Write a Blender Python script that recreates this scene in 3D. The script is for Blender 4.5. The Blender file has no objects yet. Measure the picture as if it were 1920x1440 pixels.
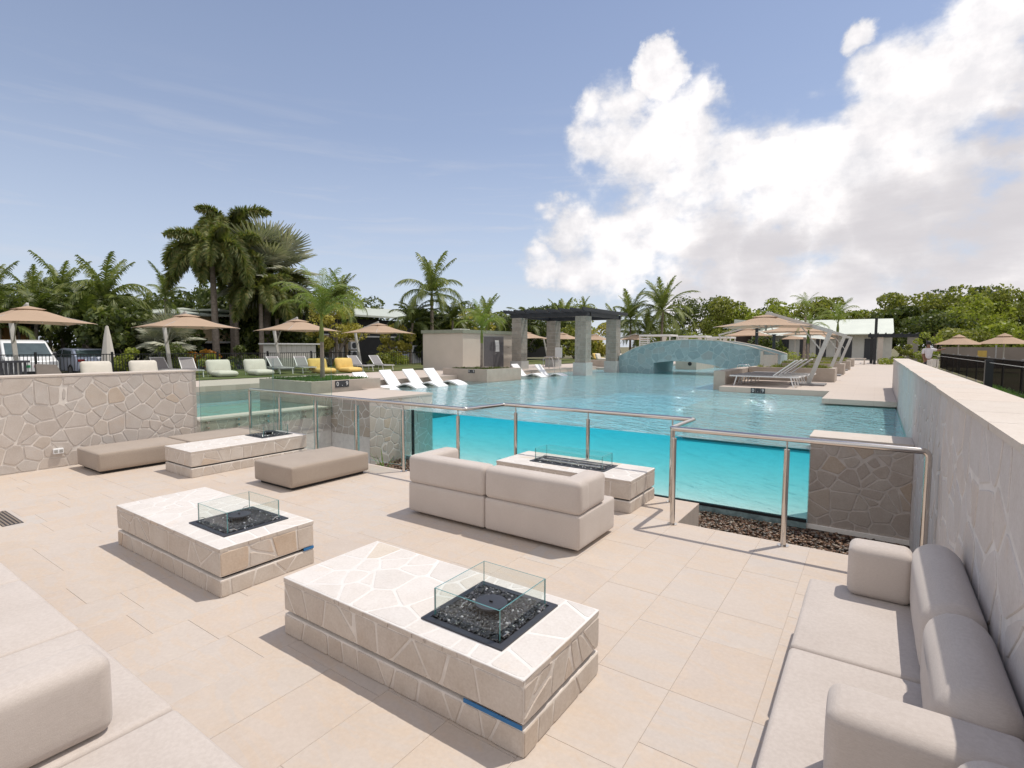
import bpy, bmesh, math, random
import numpy as np
from mathutils import Vector, Matrix, Euler
from math import radians as R, sin, cos, pi
S = bpy.context.scene
COL = S.collection
rnd = random.Random(7)

# ------------------------------------------------------------------ camera
cam_d = bpy.data.cameras.new('camera'); cam = bpy.data.objects.new('camera', cam_d); COL.objects.link(cam)
yaw, pitch, roll = R(34.528), R(4.067), R(0.196)
fw = Vector((-sin(yaw)*cos(pitch), cos(yaw)*cos(pitch), -sin(pitch)))
rt = Vector((cos(yaw), sin(yaw), 0)); up = rt.cross(fw)
rt2 = rt*cos(roll)+up*sin(roll); up2 = -rt*sin(roll)+up*cos(roll)
cam.matrix_world = Matrix(((rt2.x, up2.x, -fw.x, 0), (rt2.y, up2.y, -fw.y, 0), (rt2.z, up2.z, -fw.z, 1.8), (0, 0, 0, 1)))
cam_d.sensor_width = 36; cam_d.lens = 18.583; cam_d.clip_end = 3000; cam_d.clip_start = 0.05
S.camera = cam
S.render.resolution_x, S.render.resolution_y = 1024, 768
S.view_settings.view_transform = 'Standard'; S.view_settings.look = 'None'
S.view_settings.exposure = -0.22; S.view_settings.gamma = 1.0
S.view_settings.use_curve_mapping = False
S.render.engine = 'CYCLES'
S.cycles.transparent_max_bounces = 24; S.cycles.max_bounces = 8
S.cycles.use_denoising = True

# ------------------------------------------------------------------ node helper
class NT:
    def __init__(s, tree): s.t = tree; s.n = tree.nodes; s.l = tree.links
    def new(s, typ, **kw):
        n = s.n.new(typ)
        for k, v in kw.items():
            if k.startswith('_'): setattr(n, k[1:], v)
        return n
    def ln(s, a, b): s.l.new(a, b)
    def inp(s, sock, v):
        if v is None: return
        if isinstance(v, bpy.types.NodeSocket): s.l.new(v, sock)
        else: sock.default_value = v
    def math(s, op, a, b=None, c=None, clamp=False):
        n = s.new('ShaderNodeMath', _operation=op, _use_clamp=clamp)
        s.inp(n.inputs[0], a); s.inp(n.inputs[1], b); s.inp(n.inputs[2], c); return n.outputs[0]
    def vmath(s, op, a, b=None):
        n = s.new('ShaderNodeVectorMath', _operation=op); s.inp(n.inputs[0], a); s.inp(n.inputs[1], b)
        return n.outputs['Value'] if op == 'DOT_PRODUCT' else n.outputs[0]
    def noise(s, vec, scale, detail=3, rough=0.5, dist=0.0):
        n = s.new('ShaderNodeTexNoise'); s.inp(n.inputs['Vector'], vec); n.inputs['Scale'].default_value = scale
        n.inputs['Detail'].default_value = detail; n.inputs['Roughness'].default_value = rough
        n.inputs['Distortion'].default_value = dist; return n.outputs[0]
    def ramp(s, f, stops, interp='LINEAR'):
        n = s.new('ShaderNodeValToRGB'); n.color_ramp.interpolation = interp; e = n.color_ramp.elements
        while len(e) < len(stops): e.new(0.5)
        for i, (p, c) in enumerate(stops): e[i].position = p; e[i].color = (*c, 1) if len(c) == 3 else c
        s.inp(n.inputs[0], f); return n.outputs[0]
    def mix(s, f, a, b, bt='MIX'):
        n = s.new('ShaderNodeMix', _data_type='RGBA', _blend_type=bt)
        s.inp(n.inputs[0], f); s.inp(n.inputs[6], a if not isinstance(a, tuple) else (*a, 1)[:4]); s.inp(n.inputs[7], b if not isinstance(b, tuple) else (*b, 1)[:4])
        return n.outputs[2]
    def mapping(s, vec, scale=(1, 1, 1), rot=(0, 0, 0)):
        n = s.new('ShaderNodeMapping'); s.inp(n.inputs[0], vec); n.inputs['Scale'].default_value = scale; n.inputs['Rotation'].default_value = rot
        return n.outputs[0]
    def pos(s): return s.new('ShaderNodeNewGeometry').outputs['Position']
    def obj(s): return s.new('ShaderNodeTexCoord').outputs['Object']
    def bump(s, h, strength=0.3, dist=0.01):
        n = s.new('ShaderNodeBump'); n.inputs['Strength'].default_value = strength; n.inputs['Distance'].default_value = dist
        s.inp(n.inputs['Height'], h); return n.outputs[0]

# ------------------------------------------------------------------ sky, sun
SUN = Vector((0.236, 0.352, 1.01)).normalized()
sun_el = math.asin(SUN.z); sun_az = math.atan2(SUN.x, SUN.y)
W = bpy.data.worlds.new('World'); S.world = W; W.use_nodes = True
def build_world():
    t = NT(W.node_tree); t.n.clear()
    out = t.new('ShaderNodeOutputWorld'); bg = t.new('ShaderNodeBackground')
    sky = t.new('ShaderNodeTexSky', _sky_type='NISHITA'); sky.sun_disc = False
    sky.sun_elevation = sun_el; sky.sun_rotation = sun_az; sky.altitude = 0; sky.air_density = 1.0; sky.dust_density = 0.6; sky.ozone_density = 2.0
    tc = t.new('ShaderNodeTexCoord'); d = tc.outputs['Generated']
    # direction, pushed about by noise so that cloud edges billow
    n1 = t.new('ShaderNodeTexNoise'); t.ln(d, n1.inputs['Vector']); n1.inputs['Scale'].default_value = 7; n1.inputs['Detail'].default_value = 7; n1.inputs['Roughness'].default_value = 0.62
    off = t.vmath('SCALE', t.vmath('SUBTRACT', n1.outputs['Color'], (0.5, 0.5, 0.5)))
    off.node.inputs['Scale'].default_value = 0.14
    dd = t.vmath('NORMALIZE', t.vmath('ADD', d, off))
    def blobs(vec, lst):
        acc = None
        for x, y, z, r in lst:
            dot = t.vmath('DOT_PRODUCT', vec, (x, y, z))
            m = t.new('ShaderNodeMapRange'); t.ln(dot, m.inputs[0])
            m.inputs[1].default_value = cos(r*1.75); m.inputs[2].default_value = cos(r*0.25)
            m.inputs[3].default_value = 0; m.inputs[4].default_value = 1
            acc = m.outputs[0] if acc is None else t.math('MAXIMUM', acc, m.outputs[0])
        return acc
    fb = t.noise(t.mapping(d, (1, 1, 1.5)), 11, 10, 0.56)
    fbc = t.math('SUBTRACT', fb, 0.5)
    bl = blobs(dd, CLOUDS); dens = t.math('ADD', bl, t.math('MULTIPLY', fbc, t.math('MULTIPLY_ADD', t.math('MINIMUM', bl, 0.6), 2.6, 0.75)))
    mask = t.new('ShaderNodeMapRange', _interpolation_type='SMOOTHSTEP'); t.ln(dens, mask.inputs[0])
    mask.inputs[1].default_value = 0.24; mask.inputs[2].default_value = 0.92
    # low cloud bank and faint high streaks all round
    sep = t.new('ShaderNodeSeparateXYZ'); t.ln(d, sep.inputs[0]); z = sep.outputs[2]
    st = t.noise(t.mapping(d, (2.2, 2.2, 22)), 1.6, 6, 0.6, 0.6)
    band = t.ramp(z, [(0.0, (0.2,)*3), (0.10, (1,)*3), (0.26, (1,)*3), (0.42, (0,)*3)])
    stm = t.math('MULTIPLY', t.ramp(st, [(0.50, (0,)*3), (0.75, (0.36,)*3)]), band)
    # cloud colour : sunlit white, grey where the cloud is thick and low
    g = t.math('MULTIPLY_ADD', t.math('SUBTRACT', t.noise(t.mapping(d, (1, 1, 4.0)), 5, 7, 0.6), 0.5), 1.3, blobs(dd, GREYS))
    gm = t.new('ShaderNodeMapRange', _interpolation_type='SMOOTHSTEP'); t.ln(g, gm.inputs[0])
    gm.inputs[1].default_value = -0.1; gm.inputs[2].default_value = 1.25
    soft = t.ramp(t.noise(d, 10, 8, 0.62), [(0.34, (0.74, 0.75, 0.78)), (0.58, (1, 1, 1))])
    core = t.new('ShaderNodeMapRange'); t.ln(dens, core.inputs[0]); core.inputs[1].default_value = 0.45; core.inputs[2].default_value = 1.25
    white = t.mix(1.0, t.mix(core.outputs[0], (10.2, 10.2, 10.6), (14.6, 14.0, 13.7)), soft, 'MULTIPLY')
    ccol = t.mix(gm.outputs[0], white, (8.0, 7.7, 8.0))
    # the sky itself a little paler (humid air)
    tint = t.mix(1.0, sky.outputs[0], (1.28, 1.27, 1.38), 'MULTIPLY')
    hz = t.ramp(z, [(0.0, (0.75,)*3), (0.12, (0.55,)*3), (0.35, (0.27,)*3), (0.8, (0.08,)*3)])
    base = t.mix(hz, tint, (8.6, 9.3, 10.6))
    c = t.mix(stm, base, (8.2, 8.2, 8.8))
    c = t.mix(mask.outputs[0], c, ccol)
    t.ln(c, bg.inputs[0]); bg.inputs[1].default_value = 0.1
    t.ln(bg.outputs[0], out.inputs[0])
sun_d = bpy.data.lights.new('sun', 'SUN'); sun_d.energy = 3.9; sun_d.angle = R(0.5); sun_d.color = (1.0, 0.94, 0.85)
sun = bpy.data.objects.new('sun', sun_d); COL.objects.link(sun); sun.rotation_euler = (-SUN).to_track_quat('-Z', 'Y').to_euler(); sun.location = (0, 0, 30)
# clouds in view, then unseen ones added round the sky to brighten the shade
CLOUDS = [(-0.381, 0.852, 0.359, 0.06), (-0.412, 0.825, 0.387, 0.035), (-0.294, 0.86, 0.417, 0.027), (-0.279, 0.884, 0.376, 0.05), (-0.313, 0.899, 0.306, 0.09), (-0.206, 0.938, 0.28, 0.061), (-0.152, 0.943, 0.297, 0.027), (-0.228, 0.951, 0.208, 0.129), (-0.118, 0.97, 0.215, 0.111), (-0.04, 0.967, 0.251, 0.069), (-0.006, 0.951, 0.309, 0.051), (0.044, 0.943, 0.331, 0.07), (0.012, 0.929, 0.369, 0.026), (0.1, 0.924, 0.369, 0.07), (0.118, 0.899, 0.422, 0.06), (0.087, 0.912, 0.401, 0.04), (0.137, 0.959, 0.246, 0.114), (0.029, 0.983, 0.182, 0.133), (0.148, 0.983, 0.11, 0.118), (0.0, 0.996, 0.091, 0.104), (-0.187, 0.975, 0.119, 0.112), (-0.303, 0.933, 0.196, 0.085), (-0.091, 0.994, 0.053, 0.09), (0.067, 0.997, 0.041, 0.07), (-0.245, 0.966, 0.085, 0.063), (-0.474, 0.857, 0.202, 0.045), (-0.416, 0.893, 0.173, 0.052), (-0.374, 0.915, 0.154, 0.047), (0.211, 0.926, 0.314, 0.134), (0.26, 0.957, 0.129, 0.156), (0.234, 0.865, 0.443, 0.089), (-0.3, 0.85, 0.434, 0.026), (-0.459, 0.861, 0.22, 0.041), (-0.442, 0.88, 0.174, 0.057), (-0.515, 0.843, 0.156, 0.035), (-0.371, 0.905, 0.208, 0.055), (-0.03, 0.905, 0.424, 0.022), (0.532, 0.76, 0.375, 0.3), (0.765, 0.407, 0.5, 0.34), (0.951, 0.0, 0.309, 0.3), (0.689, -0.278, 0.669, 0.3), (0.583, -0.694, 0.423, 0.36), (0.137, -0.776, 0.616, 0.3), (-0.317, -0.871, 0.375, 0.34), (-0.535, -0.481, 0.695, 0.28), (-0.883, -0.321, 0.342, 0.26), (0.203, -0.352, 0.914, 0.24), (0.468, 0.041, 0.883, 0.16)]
GREYS = [(0.101, 0.981, 0.165, 0.078), (0.153, 0.972, 0.178, 0.066), (0.023, 0.986, 0.168, 0.057), (-0.065, 0.985, 0.157, 0.039), (-0.228, 0.961, 0.156, 0.052), (-0.156, 0.975, 0.16, 0.033), (-0.163, 0.98, 0.113, 0.042), (-0.034, 0.995, 0.089, 0.054), (0.065, 0.995, 0.072, 0.049), (0.151, 0.986, 0.067, 0.05), (0.23, 0.962, 0.146, 0.109), (-0.271, 0.957, 0.104, 0.036), (0.144, 0.949, 0.282, 0.029), (0.236, 0.914, 0.331, 0.073)]
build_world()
# ------------------------------------------------------------------ materials
MATS = {}
def mat(name, fn):
    if name in MATS: return MATS[name]
    m = bpy.data.materials.new(name); m.use_nodes = True; t = NT(m.node_tree); t.n.clear()
    out = t.new('ShaderNodeOutputMaterial'); t.out = out
    fn(t, out); MATS[name] = m; return m
def pbsdf(t, col, rough=0.6, metal=0.0, normal=None, spec=0.5, **kw):
    p = t.new('ShaderNodeBsdfPrincipled'); t.inp(p.inputs['Base Color'], (*col, 1) if isinstance(col, tuple) and len(col) == 3 else col)
    t.inp(p.inputs['Roughness'], rough); p.inputs['Metallic'].default_value = metal; p.inputs['Specular IOR Level'].default_value = spec
    if normal is not None: t.ln(normal, p.inputs['Normal'])
    for k, v in kw.items(): p.inputs[k.replace('_', ' ')].default_value = v
    return p
def simple(name, col, rough=0.6, metal=0.0, nscale=8, namt=0.12, bump=0.0, bscale=60, spec=0.5, coat=0):
    def f(t, out):
        n = t.noise(t.obj(), nscale, 4, 0.6)
        lo = tuple(c*(1-namt) for c in col); hi = tuple(min(1, c*(1+namt)) for c in col)
        c = t.ramp(n, [(0.3, lo), (0.7, hi)])
        nm = t.bump(t.noise(t.obj(), bscale, 3), bump, 0.004) if bump else None
        p = pbsdf(t, c, rough, metal, nm, spec)
        if coat: p.inputs['Coat Weight'].default_value = coat; p.inputs['Coat Roughness'].default_value = 0.04
        t.ln(p.outputs[0], out.inputs[0])
    return mat(name, f)
def stone_mat(name, stops, grain=0.10, bump=0.35, rough=0.82, gscale=(1, 1, 1)):
    def f(t, out):
        oi = t.new('ShaderNodeObjectInfo').outputs['Random']
        base = t.ramp(oi, stops)
        p = t.pos()
        v = t.noise(t.mapping(p, gscale), 6, 5, 0.6)
        c = t.mix(t.ramp(v, [(0.3, (0,)*3), (0.75, (1,)*3)]), base, t.mix(1.0, base, (1-grain*1.6, 1-grain*2.0, 1-grain*2.4), 'MULTIPLY'))
        rust = t.ramp(t.noise(p, 2.3, 4, 0.65), [(0.62, (0,)*3), (0.74, (0.35,)*3)])
        c = t.mix(rust, c, t.mix(1.0, base, (1.04, 0.84, 0.66), 'MULTIPLY'))
        fine = t.noise(p, 70, 5, 0.7)
        c = t.mix(0.18, c, t.ramp(fine, [(0.3, (0.0,)*3), (0.7, (1.0,)*3)]), 'SOFT_LIGHT')
        h = t.math('ADD', t.math('MULTIPLY', t.noise(p, 14, 4, 0.6), 1.0), t.math('MULTIPLY', fine, 0.25))
        b = pbsdf(t, c, rough, 0, t.bump(h, bump, 0.006), 0.3)
        t.ln(b.outputs[0], out.inputs[0])
    return mat(name, f)
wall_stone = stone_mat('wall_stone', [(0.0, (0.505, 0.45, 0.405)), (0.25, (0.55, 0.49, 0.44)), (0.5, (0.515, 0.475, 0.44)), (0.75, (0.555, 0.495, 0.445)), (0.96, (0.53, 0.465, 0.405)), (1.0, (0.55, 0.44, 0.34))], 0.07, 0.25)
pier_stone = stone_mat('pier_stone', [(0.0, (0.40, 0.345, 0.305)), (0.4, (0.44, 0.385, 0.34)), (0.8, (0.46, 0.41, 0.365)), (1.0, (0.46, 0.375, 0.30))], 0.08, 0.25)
right_stone = stone_mat('grey_wall_stone', [(0.0, (0.56, 0.515, 0.49)), (0.4, (0.60, 0.555, 0.53)), (0.8, (0.62, 0.565, 0.53)), (1.0, (0.60, 0.53, 0.48))], 0.06, 0.25)
pit_stone = stone_mat('pit_stone', [(0.0, (0.555, 0.49, 0.43)), (0.3, (0.585, 0.525, 0.465)), (0.6, (0.57, 0.505, 0.445)), (0.94, (0.61, 0.55, 0.49)), (1.0, (0.57, 0.46, 0.36))])
top_stone = stone_mat('pale_top_stone', [(0.0, (0.61, 0.575, 0.545)), (0.4, (0.64, 0.60, 0.565)), (0.8, (0.655, 0.62, 0.59)), (0.96, (0.635, 0.585, 0.535)), (1.0, (0.60, 0.53, 0.45))], 0.05, 0.25)
mortar = simple('mortar', (0.665, 0.61, 0.555), 0.9, 0, 9, 0.10, 0.5, 90, 0.2)
mortar_grey = simple('mortar_grey', (0.66, 0.615, 0.58), 0.9, 0, 9, 0.10, 0.5, 90, 0.2)
mortar_white = simple('mortar_white', (0.69, 0.66, 0.63), 0.9, 0, 9, 0.05, 0.4, 90, 0.2)
coping_m = stone_mat('coping_stone', [(0.0, (0.56, 0.50, 0.44)), (0.5, (0.60, 0.54, 0.48)), (1.0, (0.58, 0.50, 0.43))], 0.05, 0.3)
def f(t, out):
    oi = t.new('ShaderNodeObjectInfo').outputs['Random']
    base = t.ramp(oi, [(0.0, (0.505, 0.43, 0.37)), (0.2, (0.525, 0.455, 0.395)), (0.45, (0.505, 0.445, 0.395)), (0.7, (0.52, 0.445, 0.38)), (0.9, (0.515, 0.43, 0.36)), (1.0, (0.505, 0.455, 0.41))])
    p = t.vmath('ADD', t.pos(), t.vmath('SCALE', (9.0, 5.0, 2.0))); sc = p.node.inputs[1].links[0].from_node; t.ln(oi, sc.inputs['Scale'])
    v = t.noise(t.mapping(p, (0.9, 2.2, 1), (0, 0, 0.5)), 1.6, 6, 0.62, 1.2)
    vein = t.ramp(v, [(0.40, (0,)*3), (0.50, (0.40,)*3), (0.54, (0.0,)*3), (0.68, (0,)*3), (0.8, (0.4,)*3)])
    c = t.mix(vein, base, (0.56, 0.43, 0.31))
    pale = t.ramp(t.noise(p, 4.5, 5, 0.7), [(0.45, (0,)*3), (0.75, (0.5,)*3)])
    c = t.mix(pale, c, (0.56, 0.49, 0.43))
    fine = t.noise(p, 45, 5, 0.7)
    c = t.mix(0.10, c, t.ramp(fine, [(0.3, (0,)*3), (0.7, (1,)*3)]), 'SOFT_LIGHT')
    # a little trodden dust and a few drip stains
    stn = t.ramp(t.noise(t.pos(), 1.1, 5, 0.7), [(0.55, (0,)*3), (0.72, (0.16,)*3)])
    c = t.mix(stn, c, (0.36, 0.30, 0.25))
    b = pbsdf(t, c, 0.62, 0, t.bump(t.noise(p, 30, 4, 0.6), 0.12, 0.004), 0.3)
    t.ln(b.outputs[0], out.inputs[0])
tile_m = mat('floor_tile', f)
def f(t, out):
    p = t.pos()
    br = t.new('ShaderNodeTexBrick'); t.ln(p, br.inputs[0]); br.inputs['Scale'].default_value = 1.0
    br.inputs['Color1'].default_value = (0.52, 0.445, 0.385, 1); br.inputs['Color2'].default_value = (0.50, 0.43, 0.375, 1); br.inputs['Mortar'].default_value = (0.44, 0.37, 0.31, 1)
    br.inputs['Mortar Size'].default_value = 0.006; br.inputs['Brick Width'].default_value = 0.9; br.inputs['Row Height'].default_value = 0.45
    c = t.mix(t.ramp(t.noise(p, 1.3, 5, 0.6), [(0.35, (0,)*3), (0.7, (0.45,)*3)]), br.outputs[0], (0.54, 0.465, 0.40))
    b = pbsdf(t, c, 0.7, 0, t.bump(t.noise(p, 25, 4), 0.15, 0.004), 0.3); t.ln(b.outputs[0], out.inputs[0])
deck_m = mat('pale_paving', f)
render_m = simple('rendered_stone', (0.42, 0.36, 0.305), 0.8, 0, 2.5, 0.10, 0.2, 40, 0.3)
grey_render = simple('grey_render', (0.36, 0.345, 0.32), 0.8, 0, 2, 0.05, 0.1, 40, 0.3)
white_render = simple('white_render', (0.60, 0.585, 0.55), 0.8, 0, 2, 0.06, 0.1, 40, 0.3)
cream_m = simple('cream_wall', (0.62, 0.48, 0.30), 0.8, 0, 2, 0.08)
orange_m = simple('orange_wall', (0.50, 0.25, 0.09), 0.8, 0, 2, 0.10)
brown_dark = simple('dark_brown_wall', (0.055, 0.035, 0.028), 0.7, 0, 2, 0.2)
dark_m = simple('dark_void', (0.012, 0.012, 0.013), 0.6, 0, 2, 0.3)
roof_m = simple('pale_green_roof', (0.46, 0.49, 0.42), 0.5, 0, 1.5, 0.08)
roof_dark = simple('dark_roof', (0.03, 0.032, 0.035), 0.6, 0, 2, 0.2)
black_metal = simple('black_metal', (0.012, 0.013, 0.015), 0.4, 0.0, 8, 0.2)
char_m = simple('charcoal', (0.035, 0.037, 0.045), 0.45, 0, 8, 0.15)
navy_m = simple('pergola_black', (0.013, 0.016, 0.022), 0.45, 0, 8, 0.2)
white_m = simple('white_powdercoat', (0.70, 0.70, 0.69), 0.4, 0, 8, 0.04)
white_plastic = simple('white_plastic', (0.82, 0.82, 0.82), 0.35, 0, 3, 0.03)
grey_mesh = simple('grey_mesh_fabric', (0.22, 0.21, 0.21), 0.8, 0, 30, 0.15)
pole_m = simple('silver_pole', (0.50, 0.49, 0.46), 0.4, 0.2, 6, 0.06)
yellow_m = simple('yellow_fabric', (0.66, 0.46, 0.14), 0.85, 0, 3, 0.10, 0.2, 30)
ivory_m = simple('ivory_fabric', (0.62, 0.58, 0.51), 0.85, 0, 3, 0.06, 0.2, 30)
blue_tape = simple('blue_tape', (0.02, 0.15, 0.36), 0.5)
bark_m = simple('palm_bark', (0.24, 0.20, 0.165), 0.9, 0, 7, 0.3, 0.6, 25, 0.2)
soil_m = simple('dark_soil', (0.05, 0.035, 0.025), 0.95, 0, 12, 0.4, 0.6, 50, 0.2)
ceramic_white = simple('white_tile', (0.42, 0.44, 0.44), 0.5, 0, 6, 0.06)
def f(t, out):
    p = t.obj(); w1 = t.new('ShaderNodeTexWave'); 
    t.ln(p, w1.inputs[0]); w1.inputs['Scale'].default_value = 90; w1.inputs['Distortion'].default_value = 1.5; w1.inputs['Detail'].default_value = 2
    n = t.noise(p, 260, 3, 0.8); big = t.noise(p, 3, 3, 0.5)
    c = t.ramp(big, [(0.3, (0.49, 0.43, 0.385)), (0.7, (0.53, 0.47, 0.425))])
    c = t.mix(0.12, c, t.ramp(n, [(0.3, (0.1,)*3), (0.7, (0.9,)*3)]), 'SOFT_LIGHT')
    c = t.mix(0.16, c, t.ramp(t.noise(t.mapping(p, (60, 60, 420)), 1.0, 2, 0.5), [(0.35, (0.25,)*3), (0.65, (0.75,)*3)]), 'SOFT_LIGHT')
    h = t.math('ADD', n, t.math('MULTIPLY', t.noise(p, 5, 2, 0.5), 2.0))
    b = pbsdf(t, c, 0.9, 0, t.bump(h, 0.25, 0.003), 0.2); b.inputs['Sheen Weight'].default_value = 0.2; b.inputs['Sheen Roughness'].default_value = 0.5
    t.ln(b.outputs[0], out.inputs[0])
def f2(t, out):
    f(t, out)
fabric_m = mat('woven_fabric', f)
def taupe(t, out):
    p = t.obj(); n = t.noise(p, 240, 3, 0.8)
    c = t.mix(0.5, t.ramp(t.noise(p, 3, 3), [(0.3, (0.33, 0.27, 0.22)), (0.7, (0.365, 0.30, 0.245))]), t.ramp(n, [(0.25, (0.15,)*3), (0.75, (0.85,)*3)]), 'SOFT_LIGHT')
    b = pbsdf(t, c, 0.9, 0, t.bump(n, 0.3, 0.003), 0.2); b.inputs['Sheen Weight'].default_value = 0.2
    t.ln(b.outputs[0], out.inputs[0])
taupe_m = mat('taupe_fabric', taupe)
def f(t, out):
    n = t.noise(t.mapping(t.obj(), (1, 1, 1)), 3, 2)
    b = pbsdf(t, (0.62, 0.58, 0.54), t.ramp(n, [(0.3, (0.10,)*3), (0.7, (0.2,)*3)]), 1.0); t.ln(b.outputs[0], out.inputs[0])
steel_m = mat('brushed_steel', f)
def glassf(tint, ior=1.45, rough=0.0):
    def f(t, out):
        tr = t.new('ShaderNodeBsdfTransparent'); tr.inputs[0].default_value = (*tint, 1)
        gl = t.new('ShaderNodeBsdfGlossy'); gl.inputs['Roughness'].default_value = rough
        fr = t.new('ShaderNodeFresnel'); fr.inputs[0].default_value = ior
        geo = t.new('ShaderNodeNewGeometry')
        fac = t.math('MULTIPLY', fr.outputs[0], t.math('SUBTRACT', 1.0, geo.outputs['Backfacing']))
        m = t.new('ShaderNodeMixShader'); t.ln(fac, m.inputs[0]); t.ln(tr.outputs[0], m.inputs[1]); t.ln(gl.outputs[0], m.inputs[2])
        t.ln(m.outputs[0], out.inputs[0])
    return f
glass_m = mat('clear_glass', glassf((0.955, 0.975, 0.965)))
poolglass_m = mat('pool_fence_glass', glassf((0.90, 0.955, 0.925)))
acrylic_m = mat('acrylic', glassf((0.97, 0.99, 0.99), 1.35))
glass_edge = simple('glass_edge', (0.10, 0.26, 0.26), 0.15, 0, 3, 0.2)
car_glass = simple('car_glass', (0.06, 0.085, 0.085), 0.06, 0, 3, 0.2, 0, 60, 0.9)
# canopy cloth : thin, lets some sun through
def cloth(col):
    def f(t, out):
        d = t.new('ShaderNodeBsdfDiffuse'); tr = t.new('ShaderNodeBsdfTranslucent')
        c = t.ramp(t.noise(t.obj(), 2, 3), [(0.3, tuple(x*0.94 for x in col)), (0.7, col)])
        t.ln(c, d.inputs[0]); t.ln(c, tr.inputs[0])
        m = t.new('ShaderNodeMixShader'); m.inputs[0].default_value = 0.22
        t.ln(d.outputs[0], m.inputs[1]); t.ln(tr.outputs[0], m.inputs[2]); t.ln(m.outputs[0], out.inputs[0])
    return f
canopy_m = mat('tan_canopy', cloth((0.52, 0.385, 0.285)))
sail_m = mat('sail_cloth', cloth((0.62, 0.64, 0.60)))
def leaf(c1, c2, c3, trans=0.3, rough=0.5):
    def f(t, out):
        geo = t.new('ShaderNodeNewGeometry'); oi = t.new('ShaderNodeObjectInfo').outputs['Random']
        r = t.math('FRACT', t.math('ADD', geo.outputs['Random Per Island'], t.math('MULTIPLY', oi, 0.37)))
        c = t.ramp(r, [(0.0, c1), (0.5, c2), (1.0, c3)])
        n = t.noise(geo.outputs['Position'], 0.9, 3, 0.6)
        c = t.mix(1.0, c, t.ramp(n, [(0.3, (0.72, 0.74, 0.70)), (0.7, (1.25, 1.2, 1.1))]), 'MULTIPLY')
        b = pbsdf(t, c, rough, 0, None, 0.4); tr = t.new('ShaderNodeBsdfTranslucent')
        t.ln(t.mix(1.0, c, (1.25, 1.35, 0.7), 'MULTIPLY'), tr.inputs[0])
        m = t.new('ShaderNodeMixShader'); m.inputs[0].default_value = trans
        t.ln(b.outputs[0], m.inputs[1]); t.ln(tr.outputs[0], m.inputs[2]); t.ln(m.outputs[0], out.inputs[0])
    return f
palm_m = mat('palm_leaf', leaf((0.10, 0.14, 0.035), (0.16, 0.20, 0.055), (0.24, 0.26, 0.085)))
foxtail_m = mat('foxtail_leaf', leaf((0.09, 0.125, 0.035), (0.15, 0.19, 0.055), (0.29, 0.26, 0.10)))
young_m = mat('young_palm_leaf', leaf((0.12, 0.17, 0.03), (0.17, 0.24, 0.05), (0.28, 0.30, 0.10), 0.4))
bis_m = mat('silver_fan_leaf', leaf((0.24, 0.26, 0.21), (0.33, 0.35, 0.29), (0.44, 0.43, 0.34), 0.2))
dark_leaf = mat('dark_leaf', leaf((0.05, 0.075, 0.02), (0.09, 0.12, 0.03), (0.16, 0.18, 0.05)))
olive_leaf = mat('olive_leaf', leaf((0.13, 0.155, 0.03), (0.21, 0.235, 0.045), (0.31, 0.31, 0.08)))
bright_leaf = mat('bright_leaf', leaf((0.16, 0.20, 0.028), (0.26, 0.31, 0.045), (0.37, 0.39, 0.09)))
yellow_leaf = mat('yellow_leaf', leaf((0.26, 0.24, 0.04), (0.40, 0.36, 0.07), (0.50, 0.45, 0.12), 0.25))
croton_leaf = mat('croton_leaf', leaf((0.35, 0.13, 0.03), (0.45, 0.22, 0.05), (0.16, 0.15, 0.03)))
grass_leaf = mat('grass_blade', leaf((0.07, 0.14, 0.03), (0.10, 0.20, 0.04), (0.16, 0.25, 0.07)))
def f(t, out):
    p = t.pos(); c = t.ramp(t.noise(p, 30, 4, 0.8), [(0.3, (0.055, 0.075, 0.02)), (0.7, (0.12, 0.15, 0.045))])
    c = t.mix(t.ramp(t.noise(p, 0.8, 4, 0.6), [(0.4, (0,)*3), (0.7, (0.5,)*3)]), c, (0.19, 0.16, 0.07))
    b = pbsdf(t, c, 0.9, 0, t.bump(t.noise(p, 60, 3), 0.6, 0.02), 0.2); t.ln(b.outputs[0], out.inputs[0])
lawn_m = mat('lawn', f)
def f(t, out):
    p = t.pos(); c = t.ramp(t.noise(p, 0.15, 5, 0.6), [(0.35, (0.20, 0.16, 0.11)), (0.65, (0.12, 0.13, 0.06))])
    b = pbsdf(t, c, 0.95, 0, t.bump(t.noise(p, 8, 4), 0.5, 0.05), 0.2); t.ln(b.outputs[0], out.inputs[0])
ground_m = mat('dry_ground', f)
asphalt_m = simple('asphalt', (0.06, 0.058, 0.055), 0.9, 0, 6, 0.2, 0.4, 60)
def f(t, out):
    geo = t.new('ShaderNodeNewGeometry')
    c = t.ramp(geo.outputs['Random Per Island'], [(0, (0.05, 0.03, 0.02)), (0.3, (0.14, 0.065, 0.035)), (0.55, (0.22, 0.13, 0.075)), (0.8, (0.09, 0.075, 0.065)), (1.0, (0.42, 0.35, 0.28))])
    b = pbsdf(t, c, 0.45, 0, None, 0.5); t.ln(b.outputs[0], out.inputs[0])
pebble_m = mat('river_pebble', f)
def f(t, out):
    geo = t.new('ShaderNodeNewGeometry')
    c = t.ramp(geo.outputs['Random Per Island'], [(0, (0.006,)*3), (0.7, (0.02, 0.02, 0.022)), (0.93, (0.06, 0.06, 0.07)), (1.0, (0.45, 0.45, 0.47))])  # the few pale chips are sparkle put into the colour
    b = pbsdf(t, c, 0.08, 0, None, 0.9); t.ln(b.outputs[0], out.inputs[0])
chip_m = mat('black_fire_glass', f)
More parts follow.
